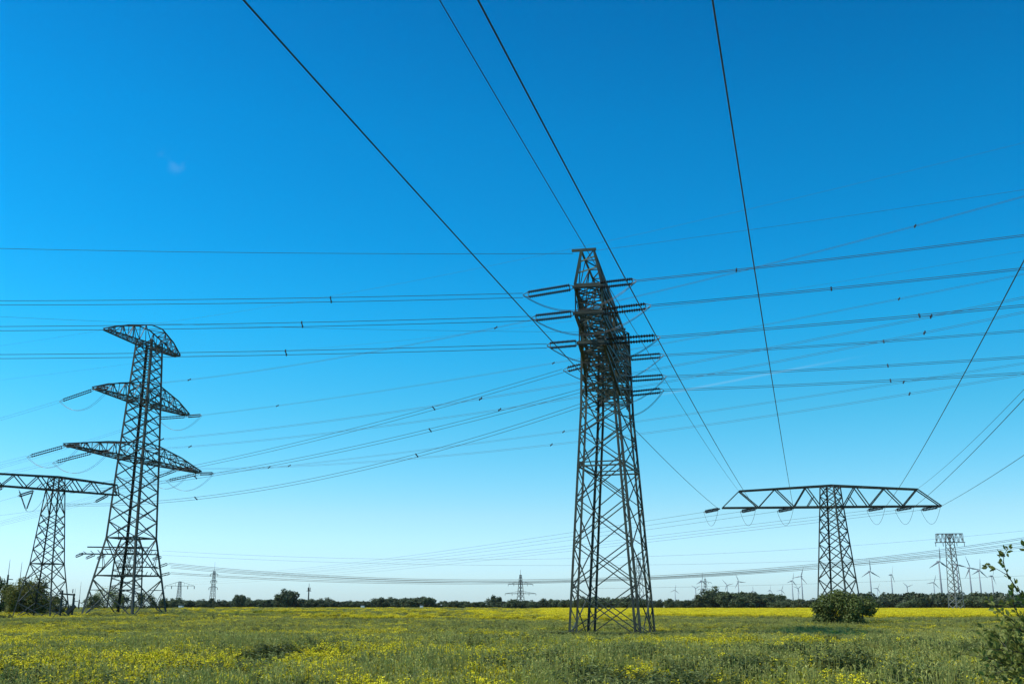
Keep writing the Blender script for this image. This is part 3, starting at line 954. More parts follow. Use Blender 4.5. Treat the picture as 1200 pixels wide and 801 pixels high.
for (a_, b_) in (((98, 648), (88, 652)), ((112, 649), (100, 654)), ((124, 650), (113, 654)), ((185, 664), (197, 660)), ((187, 674), (200, 671)), ((178, 655), (190, 652))):
    insulator(root, at(*a_, bY), at(*b_, bY + 1), org, twin=True, r=.2, n=6, gap=.5)
mb = MB(6); mb.tube([at(139, 632, bY), at(139, 617, bY)], .14, 5); mb.bar(at(137, 624, bY), at(141, 624, bY), .2)
mb.build('top_spike', M_STEEL, root, org)

# low sagging lines right across the picture
G_LOW = 'low sagging lines across the horizon'
for i, (a, yy, pts, nm) in enumerate((((197, 660), 301, [(420, 674), (660, 683), (800, 674), (960, 656), (1200, 632)], 'upper'),
                                      ((200, 664), 314, [(420, 676), (660, 684.5), (800, 676), (960, 659), (1200, 637)], 'second'),
                                      ((200, 671), 307, [(420, 681), (640, 685), (960, 661), (1200, 642)], 'third'))):
    p0 = at(*a, yy)
    sp = span(p0, (1, -.1), pts, 420)
    wire('power_line', sp, 430, .05, f'{nm} of three heavy low lines sagging right across the horizon', G_LOW, n=70, twin=.6)
for a, yy, pts, nm in (((190, 645), 396, [(470, 657), (800, 648), (1200, 622)], 'faint high line sagging across behind both big pylons'),
                       ((190, 650), 414, [(470, 660), (800, 661), (1200, 645)], 'faint second line sagging across behind both big pylons'),
                       ((700, 689), 1080, [(1000, 682), (1180, 675)], 'very faint lowest line above the right tree line')):
    p0 = at(*a, yy)
    sp = span(p0, (1, -.06), pts, 500)
    wire('power_line', sp, 560, .03 if yy < 500 else .08, nm, G_LOW, n=60)

# poles, masts and gantry at the left edge
for i, (px, yt, ya, Y) in enumerate(((5, 655, 673, 170), (19.5, 658, 677, 175), (33, 664, 690, 210), (86, 689, 700, 230), (92, 681, 702, 240))):
    Y *= 1.2; base = at(px, 712, Y); base.z = gz(base.x, Y) - .2
    root = empty('lightning_mast', base, ('leftmost slender lightning mast by the picture edge', 'second slender lightning mast from the left, beside the round bush', 'thin lightning mast rising behind the round bush',
                                          'short lightning mast left of the three tier pylon foot', 'tall thin lightning mast just left of the three tier pylon foot')[i], 'mast', 'lightning masts at the substation')
    zt, zm = at(px, yt, Y).z, at(px, ya, Y).z
    mb = MB(i); mb.tube([base, (base.x, base.y, zm)], [.22, .17], 7); mb.build('pole', M_STEEL, root, base)
    mb = MB(i); mb.tube([(base.x, base.y, zm), (base.x, base.y, zt)], [.07, .03], 5); mb.build('rod', M_STEEL_PALE, root, base)
    mb = MB(i); mb.bar((base.x - .1, base.y, zm - .8), (base.x + 1.0, base.y, zm - .9), .16); mb.build('bracket', M_STEEL, root, base)
gY = 154
g0 = at(70, 716, gY); g0.z = gz(g0.x, gY) - .2
root = empty('pole_switch_frame', g0, 'low dark H frame of two posts and a crossbeam beside the left edge pylon', 'switch frame')
for px, yt in ((70.5, 691), (84.5, 695)):
    mb = MB(1); b = at(px, 718, gY); b.z = g0.z; t = at(px, yt, gY); mb.tube([b, (b.x, gY, t.z)], [.16, .14], 7); mb.build('post', M_STEEL, root, g0)
mb = MB(1); mb.bar(at(69, 695, gY), at(88, 696.5, gY), .2, .22); mb.build('crossbeam', M_STEEL, root, g0)
for px in (71, 78, 85):
    q = at(px, 695.5, gY); insulator(root, q + Vector((0, 0, .1)), q + Vector((0, 0, .75)), g0, twin=False, r=.1, n=5)
mb = MB(1); q = at(83, 714, gY); mb.bar(q - Vector((.5, 0, .5)), q + Vector((.5, 0, .6)), .6, .5); mb.build('cabinet', M_STEEL, root, g0)

# telecom pole on the horizon
pY = 720
b = at(361, 711, pY); b.z = gz(b.x, pY) - .2
root = empty('telecom_mast', b, 'thin mast with antenna cluster near its top on the horizon left of centre', 'mast')
mb = MB(1); mb.tube([b, (b.x, pY, at(361, 690, pY).z)], [.55, .4], 7); mb.build('pole', M_STEEL, root, b)
mb = MB(1)
for k in range(3):
    an = k * 2.1; q = Vector((b.x + math.cos(an) * .8, pY + math.sin(an) * .8, at(361, 690, pY).z)); mb.bar(q - Vector((0, 0, 1.2)), q + Vector((0, 0, 1.2)), .4, .5)
mb.bar((b.x - 1.6, pY, at(361, 692, pY).z), (b.x + 1.6, pY, at(361, 692, pY).z), .3)
mb.build('antenna', M_STEEL, root, b)
mb = MB(1); mb.tube([(b.x, pY, at(361, 690.5, pY).z), (b.x, pY, at(361, 683, pY).z)], [.25, .12], 5); mb.build('rod', M_STEEL, root, b)


# ------------------------------------------------------------------ wind turbines
ORD = ('first', 'second', 'third', 'fourth', 'fifth', 'sixth', 'seventh', 'eighth', 'ninth', 'tenth', 'eleventh', 'twelfth', 'thirteenth', 'fourteenth', 'fifteenth', 'sixteenth',
       'seventeenth', 'eighteenth', 'nineteenth', 'twentieth', 'twenty-first', 'twenty-second', 'twenty-third', 'twenty-fourth', 'twenty-fifth', 'twenty-sixth')


def turbine_meshes():
    H, BL = 100.0, 32.0
    mb = MB(1); mb.tube([(0, 0, 0), (0, 0, 40), (0, 0, H - 1)], [2.4, 2.0, 1.3], 14, tone=1.0); tw = mb.make('tower', M_WHITE, smooth=True)
    mb = MB(1); mb.tube([(0, 6.0, H), (0, 5.6, H), (0, 0, H + .1), (0, -3.2, H)], [1.2, 1.9, 2.1, 1.7], 10, tone=1.0)
    mb.tube([(0, -3.2, H), (0, -4.6, H), (0, -5.4, H)], [1.7, 1.5, .3], 10, tone=1.0); nc = mb.make('nacelle', M_WHITE, smooth=True)
    mb = MB(1)
    n = 10; st = []
    for i in range(n + 1):
        t = i / n; z = 1.2 + t * BL
        ch = (1.6 + 2.3 * min(1, t / .2)) if t < .2 else 3.9 * (1 - .82 * (t - .2) / .8)
        th = max(.12, ch * .22); tw_ = R(18) * (1 - t)
        ring = []
        for (a, b) in ((-.3, 0), (0, .5), (.35, .35), (.7, 0), (.35, -.3), (0, -.5)):
            x, y = a * ch, b * th
            ring.append(Vector((x * math.cos(tw_) - y * math.sin(tw_), x * math.sin(tw_) + y * math.cos(tw_) - 4.2, z)))
        st.append(ring)
    for ring in st:
        mb.v += ring; mb.t += [(1, 1, 1, 1)] * 6
    for i in range(n):
        for j in range(6):
            a = i * 6 + j; b2 = i * 6 + (j + 1) % 6
            mb.f.append((a, b2, b2 + 6, a + 6)); mb.mi.append(0)
    mb.f.append(tuple(n * 6 + j for j in range(6))); mb.mi.append(0)
    bl = mb.make('blade', M_WHITE, smooth=True)
    return tw.data, nc.data, bl.data


TW, NC, BLD = turbine_meshes()
turb = [(791, 691, 10, 0), (815, 689, 60, 20), (822, 680, 5, 30), (840, 692, 40, 10), (852, 685, 80, -30), (865, 681, 95, 20), (882, 692, 0, 15), (902, 691, 12, 40), (916, 691, 20, -20),
        (928, 680, 15, 30), (935, 689, 50, 10), (939, 675, 20, -40), (1019, 669, 0, 10), (1028, 689, 30, 20), (1044, 673, 25, 50), (1063, 687, 70, 10), (1094, 682, 20, 0), (1100, 657.5, 3, 15),
        (1120.5, 661, 100, 30), (1135.5, 665, 97, 20), (1147, 668, 8, 20), (1162, 674.5, 28, 40)]
for i, (px, hy, rot, yaw) in enumerate(turb):
    k = (ray(px, hy)[2]) / (ray(px, hy)[1])
    Y = (100.0 + 1.9 - CAM_Z) / k
    x = ray(px, hy)[0] / ray(px, hy)[1] * Y
    root = empty('wind_turbine', (x, Y, 1.9), f'white wind turbine, {ORD[i]} from the left along the horizon' + (' and the tallest' if abs(px - 1100) < 1 else ''), 'wind turbine', 'wind turbines on the horizon', rz=R(yaw))
    for nm, me, ry in (('tower', TW, None), ('nacelle', NC, None), ('blade', BLD, rot), ('blade', BLD, rot + 120), ('blade', BLD, rot + 240)):
        o = bpy.data.objects.new(nm, me); col.objects.link(o); o.parent = root
        if ry is not None:
            o.location = (0, 0, 100); o.rotation_euler = (0, R(ry), 0)


# ------------------------------------------------------------------ foliage
def crown_mb(seed, rx, ry, rz, cz, n, leaf, clumps=26, ground=False, lumpy=.28, hollow=.55):
    """leaf sprays spread through an uneven crown: clumps of small faces round many centres"""
    rng = random.Random(seed); mb = MB(seed)
    cs = []
    for _ in range(clumps):
        while True:
            p = Vector((rng.uniform(-1, 1), rng.uniform(-1, 1), rng.uniform(-1, 1)))
            if .35 < p.length < 1: break
        p = p.normalized() * (p.length ** .5) * rng.uniform(.72, 1.0 + lumpy * .5)
        if ground and p.z < -.55: p.z = -.55
        cs.append((Vector((p.x * rx, p.y * ry, cz + p.z * rz)), rng.uniform(.26, .46) * (rx + ry + rz) / 3, rng.uniform(0, 1)))
    for _ in range(n):
        c, r, t = rng.choice(cs)
        d = Vector((rng.gauss(0, 1), rng.gauss(0, 1), rng.gauss(0, 1))).normalized()
        p = c + d * r * rng.uniform(.45, 1.05)
        if p.z < .05: p.z = rng.uniform(.03, .4)
        nrm = (d + Vector((rng.gauss(0, .6), rng.gauss(0, .6), rng.gauss(.3, .6)))).normalized()
        s = nrm.cross(Vector((rng.gauss(0, 1), rng.gauss(0, 1), rng.gauss(0, 1)))).normalized(); u = nrm.cross(s)
        l = leaf * rng.uniform(.6, 1.35); w = l * rng.uniform(.4, .65)
        tone = max(0, min(1, .25 * t + rng.uniform(0, .75)))
        mb.quad(p - s * l * .5, p + u * w * .5 + nrm * .1 * l, p + s * l * .5, p - u * w * .5 + nrm * .1 * l, tone)
    return mb, cs


def limbs_mb(seed, cs, h0, r0, k=9):
    rng = random.Random(seed); mb = MB(seed)
    top = max(c[0].z for c in cs)
    mb.tube([(0, 0, -.2), (rng.uniform(-.03, .03) * h0, 0, h0 * .5), (rng.uniform(-.08, .08) * h0, rng.uniform(-.08, .08) * h0, h0), (0, 0, (h0 + top) * .55)], [r0, r0 * .8, r0 * .6, r0 * .25], 7)
    for c, r, t in rng.sample(cs, min(k, len(cs))):
        st = Vector((0, 0, h0 * rng.uniform(.3, 1.0)))
        mid = st.lerp(c, .5) + Vector((0, 0, .08 * c.length))
        mb.tube([st, mid, c], [r0 * .45, r0 * .28, r0 * .1], 5)
    return mb


def plant(name, loc, seed, rx, ry, rz, cz, n, leaf, mat, label, cat, group=None, trunk_h=1.0, trunk_r=.12, **kw):
    root = empty(name, loc, label, cat, group)
    mb, cs = crown_mb(seed, rx, ry, rz, cz, n, leaf, **kw)
    mb.build('crown', mat, root)
    limbs_mb(seed, cs, trunk_h, trunk_r).build('trunk', M_BARK, root)
    return root


def ground_at(px, Y):
    Y *= 1.2
    x = xz(px, Y, 1.0); return Vector((x, Y, gz(x, Y) - .05))


# shrub at the foot of the right pylon
plant('shrub', ground_at(985, 106), 11, 3.4, 2.6, 2.15, 1.5, 15000, .3, M_LEAF_DARK, 'dark leafy shrub growing at the foot of the flat right pylon', 'shrub', ground=True, clumps=34, trunk_h=.8, lumpy=.26)
# bushes at the left
plant('round_bush', ground_at(36, 142), 12, 4.3, 3.4, 2.9, 2.5, 15000, .34, M_LEAF_WARM, 'big round olive bush behind the left edge pylon', 'bush', ground=True, clumps=40, lumpy=.12, trunk_h=1.2, trunk_r=.2)
plant('tree', ground_at(-1, 150), 13, 2.2, 2.2, 3.0, 3.0, 4500, .32, M_LEAF_DARK, 'dark tree cut off by the left picture edge', 'tree', ground=True, trunk_h=2, trunk_r=.2)
plant('low_bush', ground_at(3, 112), 14, 1.5, 1.0, .55, .5, 1800, .16, M_LEAF_DARK, 'low dark bush on the grass at the left picture edge', 'bush', ground=True, trunk_h=.3, trunk_r=.06)
plant('low_bush', ground_at(66, 150), 15, 2.2, 1.5, 1.6, 1.3, 3200, .25, M_LEAF_DARK, 'dark bush under the left edge pylon beside the H frame', 'bush', ground=True, trunk_h=.6)
for i, (px, Y, rx, rz, nm) in enumerate(((106, 240, 2.4, 2.6, 'leftmost dark bush behind the three tier pylon'), (122, 250, 4.2, 3.6, 'broad bush behind the left legs of the three tier pylon'),
                                         (142, 262, 3.2, 2.6, 'bush behind the middle of the three tier pylon foot'), (168, 258, 3.6, 2.9, 'bush behind the right legs of the three tier pylon'), (186, 270, 2.8, 2.0, 'low bush right of the three tier pylon foot'))):
    plant('bush', ground_at(px, Y), 20 + i, rx, rx * .8, rz, rz * .8, 3200, .36, M_LEAF_WARM if i == 1 else M_LEAF_DARK, nm, 'bush', 'bushes behind the three tier pylon', ground=True, trunk_h=.8, trunk_r=.15)

# far trees: a handful of crowns reused along the horizon
FT = []
for k in range(7):
    mb, cs = crown_mb(40 + k, 1.0, 1.0, (.62, .8, .95, .7, 1.05, .55, .75)[k], (.72, .95, 1.1, .8, 1.25, .6, .85)[k], 3000, .2, clumps=(22, 26, 24, 30, 22, 28, 24)[k], ground=True, lumpy=.35)
    FT.append((mb.make('crown', M_LEAF_FAR).data, limbs_mb(40 + k, cs, .35, .05, 6).make('trunk', M_BARK).data))


def far_tree(px, Y, wpx, hpx, k, label, group, rz):
    g = ground_at(px, Y)
    w = wpx / F * (Y * 1.2 * CP) / 2; h = hpx / F * Y * 1.2 * 1.05
    top = (1.35, 1.7, 2.0, 1.45, 2.2, 1.1, 1.5)[k]
    root = empty('tree', g, label, 'tree', group, rz)
    root.scale = (w, w, h / top)
    for nm, me in (('crown', FT[k][0]), ('trunk', FT[k][1])):
        o = bpy.data.objects.new(nm, me); col.objects.link(o); o.parent = root
    return root


trng = random.Random(5)
singles = [(202, 430, 10, 9, 2, 'small far tree right of the three tier pylon'), (246, 430, 9, 10, 4, 'small upright tree below the slim far pylon'), (280, 420, 15, 13, 6, 'round far tree right of the slim far pylon'),
           (336, 420, 22, 17, 3, 'tall bushy tree standing above the horizon hedge left of centre'), (327, 430, 10, 10, 0, 'smaller tree touching the left of the tall bushy tree'),
           (525, 450, 9, 6, 3, 'small round tree alone left of the two armed far pylon'), (579, 450, 13, 12, 3, 'dark round tree left of the two armed far pylon'),
           (773, 420, 11, 9, 3, 'small round tree just right of the central pylon'), (829, 430, 22, 17, 3, 'largest rounded tree at the left end of the right grove'), (840, 436, 22, 18, 1, 'rounded tall tree second in the right grove')]
for px, Y, w, h, k, lb in singles:
    far_tree(px, Y, w * 1.15, h * 1.08, k, lb, 'single trees on the horizon', trng.uniform(0, 6))
segs = [(190, 234, 6, 7, 'low far hedge tree between the three tier pylon and the slim pylon'), (236, 272, 5, 5, 'low far hedge tree around the foot of the slim pylon'), (284, 330, 6.5, 7, 'low far hedge tree left of the tall bushy tree'),
        (342, 386, 6, 6, 'low far hedge tree right of the tall bushy tree'), (386, 440, 4.6, 8, 'tiny far tree on the thin horizon line left of centre'), (442, 504, 8, 8, 'far tree of the rounded grove left of centre'),
        (508, 586, 4.6, 9, 'tiny far tree left of the dark round tree'), (590, 668, 6, 11, 'low far tree below the two armed far pylon'), (680, 762, 8, 11, 'far tree seen between the legs of the central pylon'),
        (782, 822, 6, 6, 'low tree right of the small round tree'), (846, 906, 13, 9, 'tree of the dense right grove above the yellow field'), (908, 958, 7, 8, 'low tree between the right grove and the flat pylon')]
for a, b, h, n, lb in segs:
    n = int(n * 1.45)
    for i in range(n):
        px = a + (b - a) * (i + trng.uniform(.15, .85)) / n
        far_tree(px, trng.uniform(410, 470), h * trng.uniform(1.9, 3.1) + 2, h * trng.uniform(.75, 1.05) + 3.2, trng.randrange(7), f'{lb}, {ORD[i]} one', 'trees along the horizon', trng.uniform(0, 6))
for i, (px, w, h, nm) in enumerate(((1150, 30, 13, 'round dark bush before the right wood'), (1178, 34, 10, 'broad paler bush before the right wood'), (1012, 20, 10, 'bush at the left end of the right wood'), (1062, 22, 9, 'bush before the middle of the right wood'))):
    far_tree(px, 385, w, h, (3, 5, 1, 0)[i], nm, 'bushes before the right wood', trng.uniform(0, 6))

# the right wood reads as one mass
mbw = MB(77)
wr = random.Random(9)
for i in range(150):
    px = 985 + (1330 - 985) * i / 150; Y = wr.uniform(400, 470)
    g = ground_at(px, Y); h = Y * 1.2 / F * wr.uniform(12, 19.5); r = wr.uniform(3.0, 5.0)
    for _ in range(330):
        d = Vector((wr.gauss(0, 1), wr.gauss(0, 1), wr.gauss(0, 1))).normalized()
        p = g + Vector((d.x * r * wr.uniform(.6, 1.05), d.y * r, h * .52 + d.z * h * .48 * wr.uniform(.7, 1.05)))
        if p.z < g.z: continue
        nrm = (d + Vector((wr.gauss(0, .5), wr.gauss(0, .5), wr.gauss(.3, .5)))).normalized()
        s = nrm.cross(Vector((wr.gauss(0, 1), wr.gauss(0, 1), wr.gauss(0, 1)))).normalized(); u = nrm.cross(s)
        l = wr.uniform(.45, 1.0)
        mbw.quad(p - s * l, p - u * l * .7, p + s * l, p + u * l * .7, wr.random() * (.4 + .6 * (i % 7) / 6))
tag(mbw.build('far_wood', M_LEAF_FAR), kind='stuff')

# pale sheds on the horizon
for px, w, nm in ((425, 5.0, 'tiny pale shed on the horizon left of the rounded grove'), (494, 4.5, 'tiny pale shed at the right end of the rounded grove'), (212, 6, 'tiny pale shed right of the three tier pylon')):
    Y = 395; g = ground_at(px, Y); root = empty('shed', g, nm, 'shed', 'pale sheds on the horizon')
    mb = MB(1); h = 1.5; d = 1.2; w2 = w * .75 * Y * 1.2 / F / 2
    mb.bar((-w2, 0, h / 2), (w2, 0, h / 2), d * 2, h, 1); mb.build('wall', M_WALL, root)
    mb = MB(1)
    for sg in (-1, 1):
        mb.bar((-w2 - .15, sg * d * .52, h + .35), (w2 + .15, sg * d * .52, h + .35), d * 1.05, .12, 1)
    mb.build('roof', M_ROOF, root)


# leafy shrub close by at the right edge
def near_shrub():
    base = Vector((6.75, 12.5, 0.0))
    root = empty('leafy_shrub', base, 'leafy shrub close by reaching in over the right edge', 'shrub')
    rng = random.Random(31); st = MB(3); lf = MB(4)
    def leaf(p, d, L):
        d = d.normalized(); s = d.cross(Vector((rng.gauss(0, 1), rng.gauss(0, 1), rng.gauss(0, 1)))).normalized(); n = s.cross(d)
        t = rng.random(); w = L * .3
        i = len(lf.v)
        lf.v += [p, p + d * L * .35 + s * w + n * w * .3, p + d * L * .75 + s * w * .7 + n * w * .25, p + d * L - n * L * .08, p + d * L * .75 - s * w * .7 + n * w * .25, p + d * L * .35 - s * w + n * w * .3, p + d * L * .5]
        lf.f += [(i, i + 1, i + 6), (i + 1, i + 2, i + 6), (i + 2, i + 3, i + 6), (i + 3, i + 4, i + 6), (i + 4, i + 5, i + 6), (i + 5, i, i + 6)]; lf.mi += [0] * 6
        lf.t += [(t, t, t, 1)] * 7
    def branch(a, b, r, nl, bend=.1, twig=3):
        a = Vector(a); b = Vector(b); pts = []
        off = Vector((rng.gauss(0, 1), rng.gauss(0, 1), rng.gauss(0, .4) + .6)) * bend * (b - a).length
        for i in range(9):
            t = i / 8; pts.append(a.lerp(b, t) + off * (4 * t * (1 - t)))
        st.tube(pts, [r * (1 - .8 * i / 8) for i in range(9)], 5)
        for k in range(nl):
            t = rng.uniform(.25, 1.0); i = min(7, int(t * 8)); p = pts[i].lerp(pts[i + 1], t * 8 - i)
            d = (b - a).normalized() + Vector((rng.gauss(0, .8), rng.gauss(0, .8), rng.gauss(.1, .7)))
            leaf(p + d.normalized() * .02, d, rng.uniform(.045, .085))
        for k in range(twig):
            t = rng.uniform(.3, .95); i = min(7, int(t * 8)); p = pts[i]
            d = ((b - a).normalized() + Vector((rng.gauss(0, .7), rng.gauss(0, .7), rng.gauss(.2, .6)))).normalized() * rng.uniform(.2, .5)
            branch(p, p + d, r * .35, int(10 + 5 * rng.random()), .1, 0)
    def T(px, py, Y): return at(px, py, Y * 1.2) - base
    # stems from the ground and boughs that the photograph shows
    boughs = [((1176, 650), 10.2), ((1204, 598), 10.6), ((1199, 640), 10.0), ((1188, 690), 10.4), ((1192, 720), 10.1), ((1158, 760), 9.7), ((1172, 735), 9.9), ((1180, 775), 9.6), ((1190, 750), 10.2), ((1195, 790), 9.7), ((1165, 795), 9.5), ((1142, 762), 9.9), ((1180, 800), 9.0), ((1195, 765), 9.4), ((1170, 770), 9.9)]
    for (q, Y) in boughs:
        tip = T(*q, Y); foot = Vector((rng.uniform(-.1, .3), rng.uniform(-.2, .2), 0))
        knee = Vector((max(tip.x + .45, .3), tip.y * .6, tip.z * .55))
        st.tube([foot, foot.lerp(knee, .5) + Vector((.05, 0, .1)), knee], [.035, .028, .02], 6)
        branch(knee, tip, .014, 52, .12, 16 if q[1] > 730 else 4)
    for k in range(26):
        an = rng.uniform(-1.3, 1.6); rr = rng.uniform(.5, 1.5)
        tip = Vector((math.cos(an) * rr + .55, math.sin(an) * rr, rng.uniform(.8, 3.6)))
        knee = tip * .45 + Vector((.1, 0, .2))
        st.tube([Vector((rng.uniform(-.1, .4), rng.uniform(-.2, .2), 0)), knee], [.03, .02], 6)
        branch(knee, tip, .018, 24, .12, 8)
    st.build('stems', M_BARK, root); lf.build('leaves', M_LEAF_NEAR, root)


near_shrub()


# ------------------------------------------------------------------ meadow: clumps spread by geometry nodes
def blade(mb, p, h, lean, az, w, tone, m=0, seg=3):
    d = Vector((math.cos(az), math.sin(az), 0)); s = Vector((-d.y, d.x, 0))
    i = len(mb.v)
    for k in range(seg + 1):
        t = k / seg; q = p + d * (lean * t * t) + Vector((0, 0, h * (t - .25 * lean / max(h, .01) * t * t)))
        ww = w * (1 - t) ** .7
        if k < seg:
            mb.v += [q - s * ww / 2, q + s * ww / 2]; mb.t += [(tone, tone, tone, 1)] * 2
        else:
            mb.v.append(q); mb.t.append((tone, tone, tone, 1))
    for k in range(seg - 1):
        a = i + 2 * k; mb.f.append((a, a + 1, a + 3, a + 2)); mb.mi.append(m)
    a = i + 2 * (seg - 1); mb.f.append((a, a + 1, a + 2)); mb.mi.append(m)


def leafq(mb, p, d, L, w, tone, m, rng):
    d = d.normalized(); s = d.cross(Vector((rng.gauss(0, .4), rng.gauss(0, .4), 1))).normalized(); n = s.cross(d)
    mb.quad(p, p + d * L * .5 + s * w + n * .1 * L, p + d * L, p + d * L * .5 - s * w + n * .1 * L, tone, m)


def grass_clump(seed, n=40, r=.55, h=(.35, .8), w=.028, weeds=5, tall=0, seeds=9):
    rng = random.Random(seed); mb = MB(seed)
    for k in range(n):
        an = rng.uniform(0, 6.28); rr = r * math.sqrt(rng.random())
        p = Vector((math.cos(an) * rr, math.sin(an) * rr, -.03))
        hh = rng.uniform(*h); blade(mb, p, hh, hh * rng.uniform(.1, .7), rng.uniform(0, 6.28), w * rng.uniform(.6, 1.5), rng.random() ** 1.5, 0)
    for k in range(seeds):
        an = rng.uniform(0, 6.28); rr = r * math.sqrt(rng.random()); p = Vector((math.cos(an) * rr, math.sin(an) * rr, 0)); hh = h[1] * rng.uniform(.95, 1.3)
        q = p + Vector((rng.gauss(0, .09), rng.gauss(0, .09), hh)); mb.bar(p, q, .008, tone=.5, m=2)
        for _ in range(3):
            leafq(mb, p.lerp(q, rng.uniform(.86, 1)), Vector((rng.gauss(0, .4), rng.gauss(0, .4), 1)), rng.uniform(.06, .11), .014, rng.random(), 2, rng)
    for k in range(weeds + tall):
        an = rng.uniform(0, 6.28); rr = r * math.sqrt(rng.random()); p = Vector((math.cos(an) * rr, math.sin(an) * rr, 0)); hh = rng.uniform(h[0] + .1, h[1] + .1)
        mt = 1
        if k >= weeds: hh = rng.uniform(.75, 1.15); mt = 3
        tp = p + Vector((rng.gauss(0, .06), rng.gauss(0, .06), hh))
        blade(mb, p, hh, .05, rng.uniform(0, 6.28), .018, .3, mt)
        for _ in range(14 if mt == 1 else 26):
            q = p.lerp(tp, rng.uniform(.2, 1)); a2 = rng.uniform(0, 6.28)
            leafq(mb, q, Vector((math.cos(a2), math.sin(a2), rng.uniform(-.2, .9))), rng.uniform(.08, .17), rng.uniform(.016, .034), rng.random(), mt, rng)
    return mb


def rape_clump(seed, n=9, r=.4, h=(.55, .95), heads=12, fs=.032):
    rng = random.Random(seed); mb = MB(seed)
    for _ in range(n):
        an = rng.uniform(0, 6.28); rr = r * math.sqrt(rng.random()); p = Vector((math.cos(an) * rr, math.sin(an) * rr, 0)); hh = rng.uniform(*h)
        tp = p + Vector((rng.gauss(0, .08), rng.gauss(0, .08), hh))
        for b in range(rng.choice((2, 3, 4))):
            st = p.lerp(tp, rng.uniform(.35, .7)); e = tp + Vector((rng.gauss(0, .11), rng.gauss(0, .11), rng.uniform(-.18, .06)))
            mb.bar(p if b == 0 else st, e, .012, tone=rng.random(), m=0)
            for k in range(heads):
                t = rng.random() ** 1.5; q = e + Vector((rng.gauss(0, .035 + .03 * t), rng.gauss(0, .035 + .03 * t), -.16 * t + .02))
                d = Vector((rng.gauss(0, 1), rng.gauss(0, 1), rng.gauss(.4, .6))); leafq(mb, q, d, fs * rng.uniform(.8, 1.6), fs * .6, rng.random(), 1, rng)
        for k in range(7):
            q = p.lerp(tp, rng.uniform(.1, .7)); a2 = rng.uniform(0, 6.28)
            leafq(mb, q, Vector((math.cos(a2), math.sin(a2), rng.uniform(-.1, .7))), rng.uniform(.1, .2), rng.uniform(.02, .045), rng.random(), 0, rng)
    return mb


def spread(name, makers, pts, label=None):
    """one stuff object: points carry turn, size and the clump they grow"""
    c = bpy.data.collections.new(name + '_clumps')
    for k, (mb, mats) in enumerate(makers):
        o = mb.make(f'{name}_clump_{k:02d}', mats); c.objects.link(o)
    me = bpy.data.meshes.new(name); me.from_pydata([p[0] for p in pts], [], [])
    a = me.attributes.new('turn', 'FLOAT_VECTOR', 'POINT'); a.data.foreach_set('vector', np.array([p[1] for p in pts], dtype=np.float32).ravel())
    a = me.attributes.new('size', 'FLOAT_VECTOR', 'POINT'); a.data.foreach_set('vector', np.array([p[2] for p in pts], dtype=np.float32).ravel())
    a = me.attributes.new('pick', 'INT', 'POINT'); a.data.foreach_set('value', np.array([p[3] for p in pts], dtype=np.int32))
    o = bpy.data.objects.new(name, me); col.objects.link(o); tag(o, kind='stuff')
    ng = bpy.data.node_groups.new(name + '_nodes', 'GeometryNodeTree')
    ng.interface.new_socket('Geometry', in_out='INPUT', socket_type='NodeSocketGeometry'); ng.interface.new_socket('Geometry', in_out='OUTPUT', socket_type='NodeSocketGeometry')
    N = ng.nodes; L = ng.links
    gi = N.new('NodeGroupInput'); go = N.new('NodeGroupOutput')
    ci = N.new('GeometryNodeCollectionInfo'); ci.inputs['Collection'].default_value = c
    ci.inputs['Separate Children'].default_value = True; ci.inputs['Reset Children'].default_value = True
    ip = N.new('GeometryNodeInstanceOnPoints'); ip.inputs['Pick Instance'].default_value = True
    def na(nm, ty):
        n = N.new('GeometryNodeInputNamedAttribute'); n.data_type = ty; n.inputs['Name'].default_value = nm; return n.outputs[0]
    e2r = N.new('FunctionNodeEulerToRotation'); L.new(na('turn', 'FLOAT_VECTOR'), e2r.inputs[0])
    L.new(gi.outputs[0], ip.inputs['Points']); L.new(ci.outputs[0], ip.inputs['Instance'])
    L.new(na('pick', 'INT'), ip.inputs['Instance Index']); L.new(e2r.outputs[0], ip.inputs['Rotation']); L.new(na('size', 'FLOAT_VECTOR'), ip.inputs['Scale'])
    L.new(ip.outputs[0], go.inputs[0])
    md = o.modifiers.new('spread', 'NODES'); md.node_group = ng
    return o


grng = random.Random(99)
def nz2(x, y, s, seed=0): return noise.fractal(Vector((x * s, y * s, seed * 7.3)), 1.0, 2.0, 4)


def wedge_points(y0, y1, dens, margin=4.0):
    """random ground points in the visible wedge, density per square metre as a function of distance"""
    out = []; y = y0
    while y < y1:
        dy = max(1.0, y * .04); half = .66 * y + margin
        n = dens(y) * 2 * half * dy; n = int(n) + (grng.random() < n % 1)
        for _ in range(n): out.append((grng.uniform(-half, half), (y + grng.random() * dy) * 1.2))
        y += dy
    return out


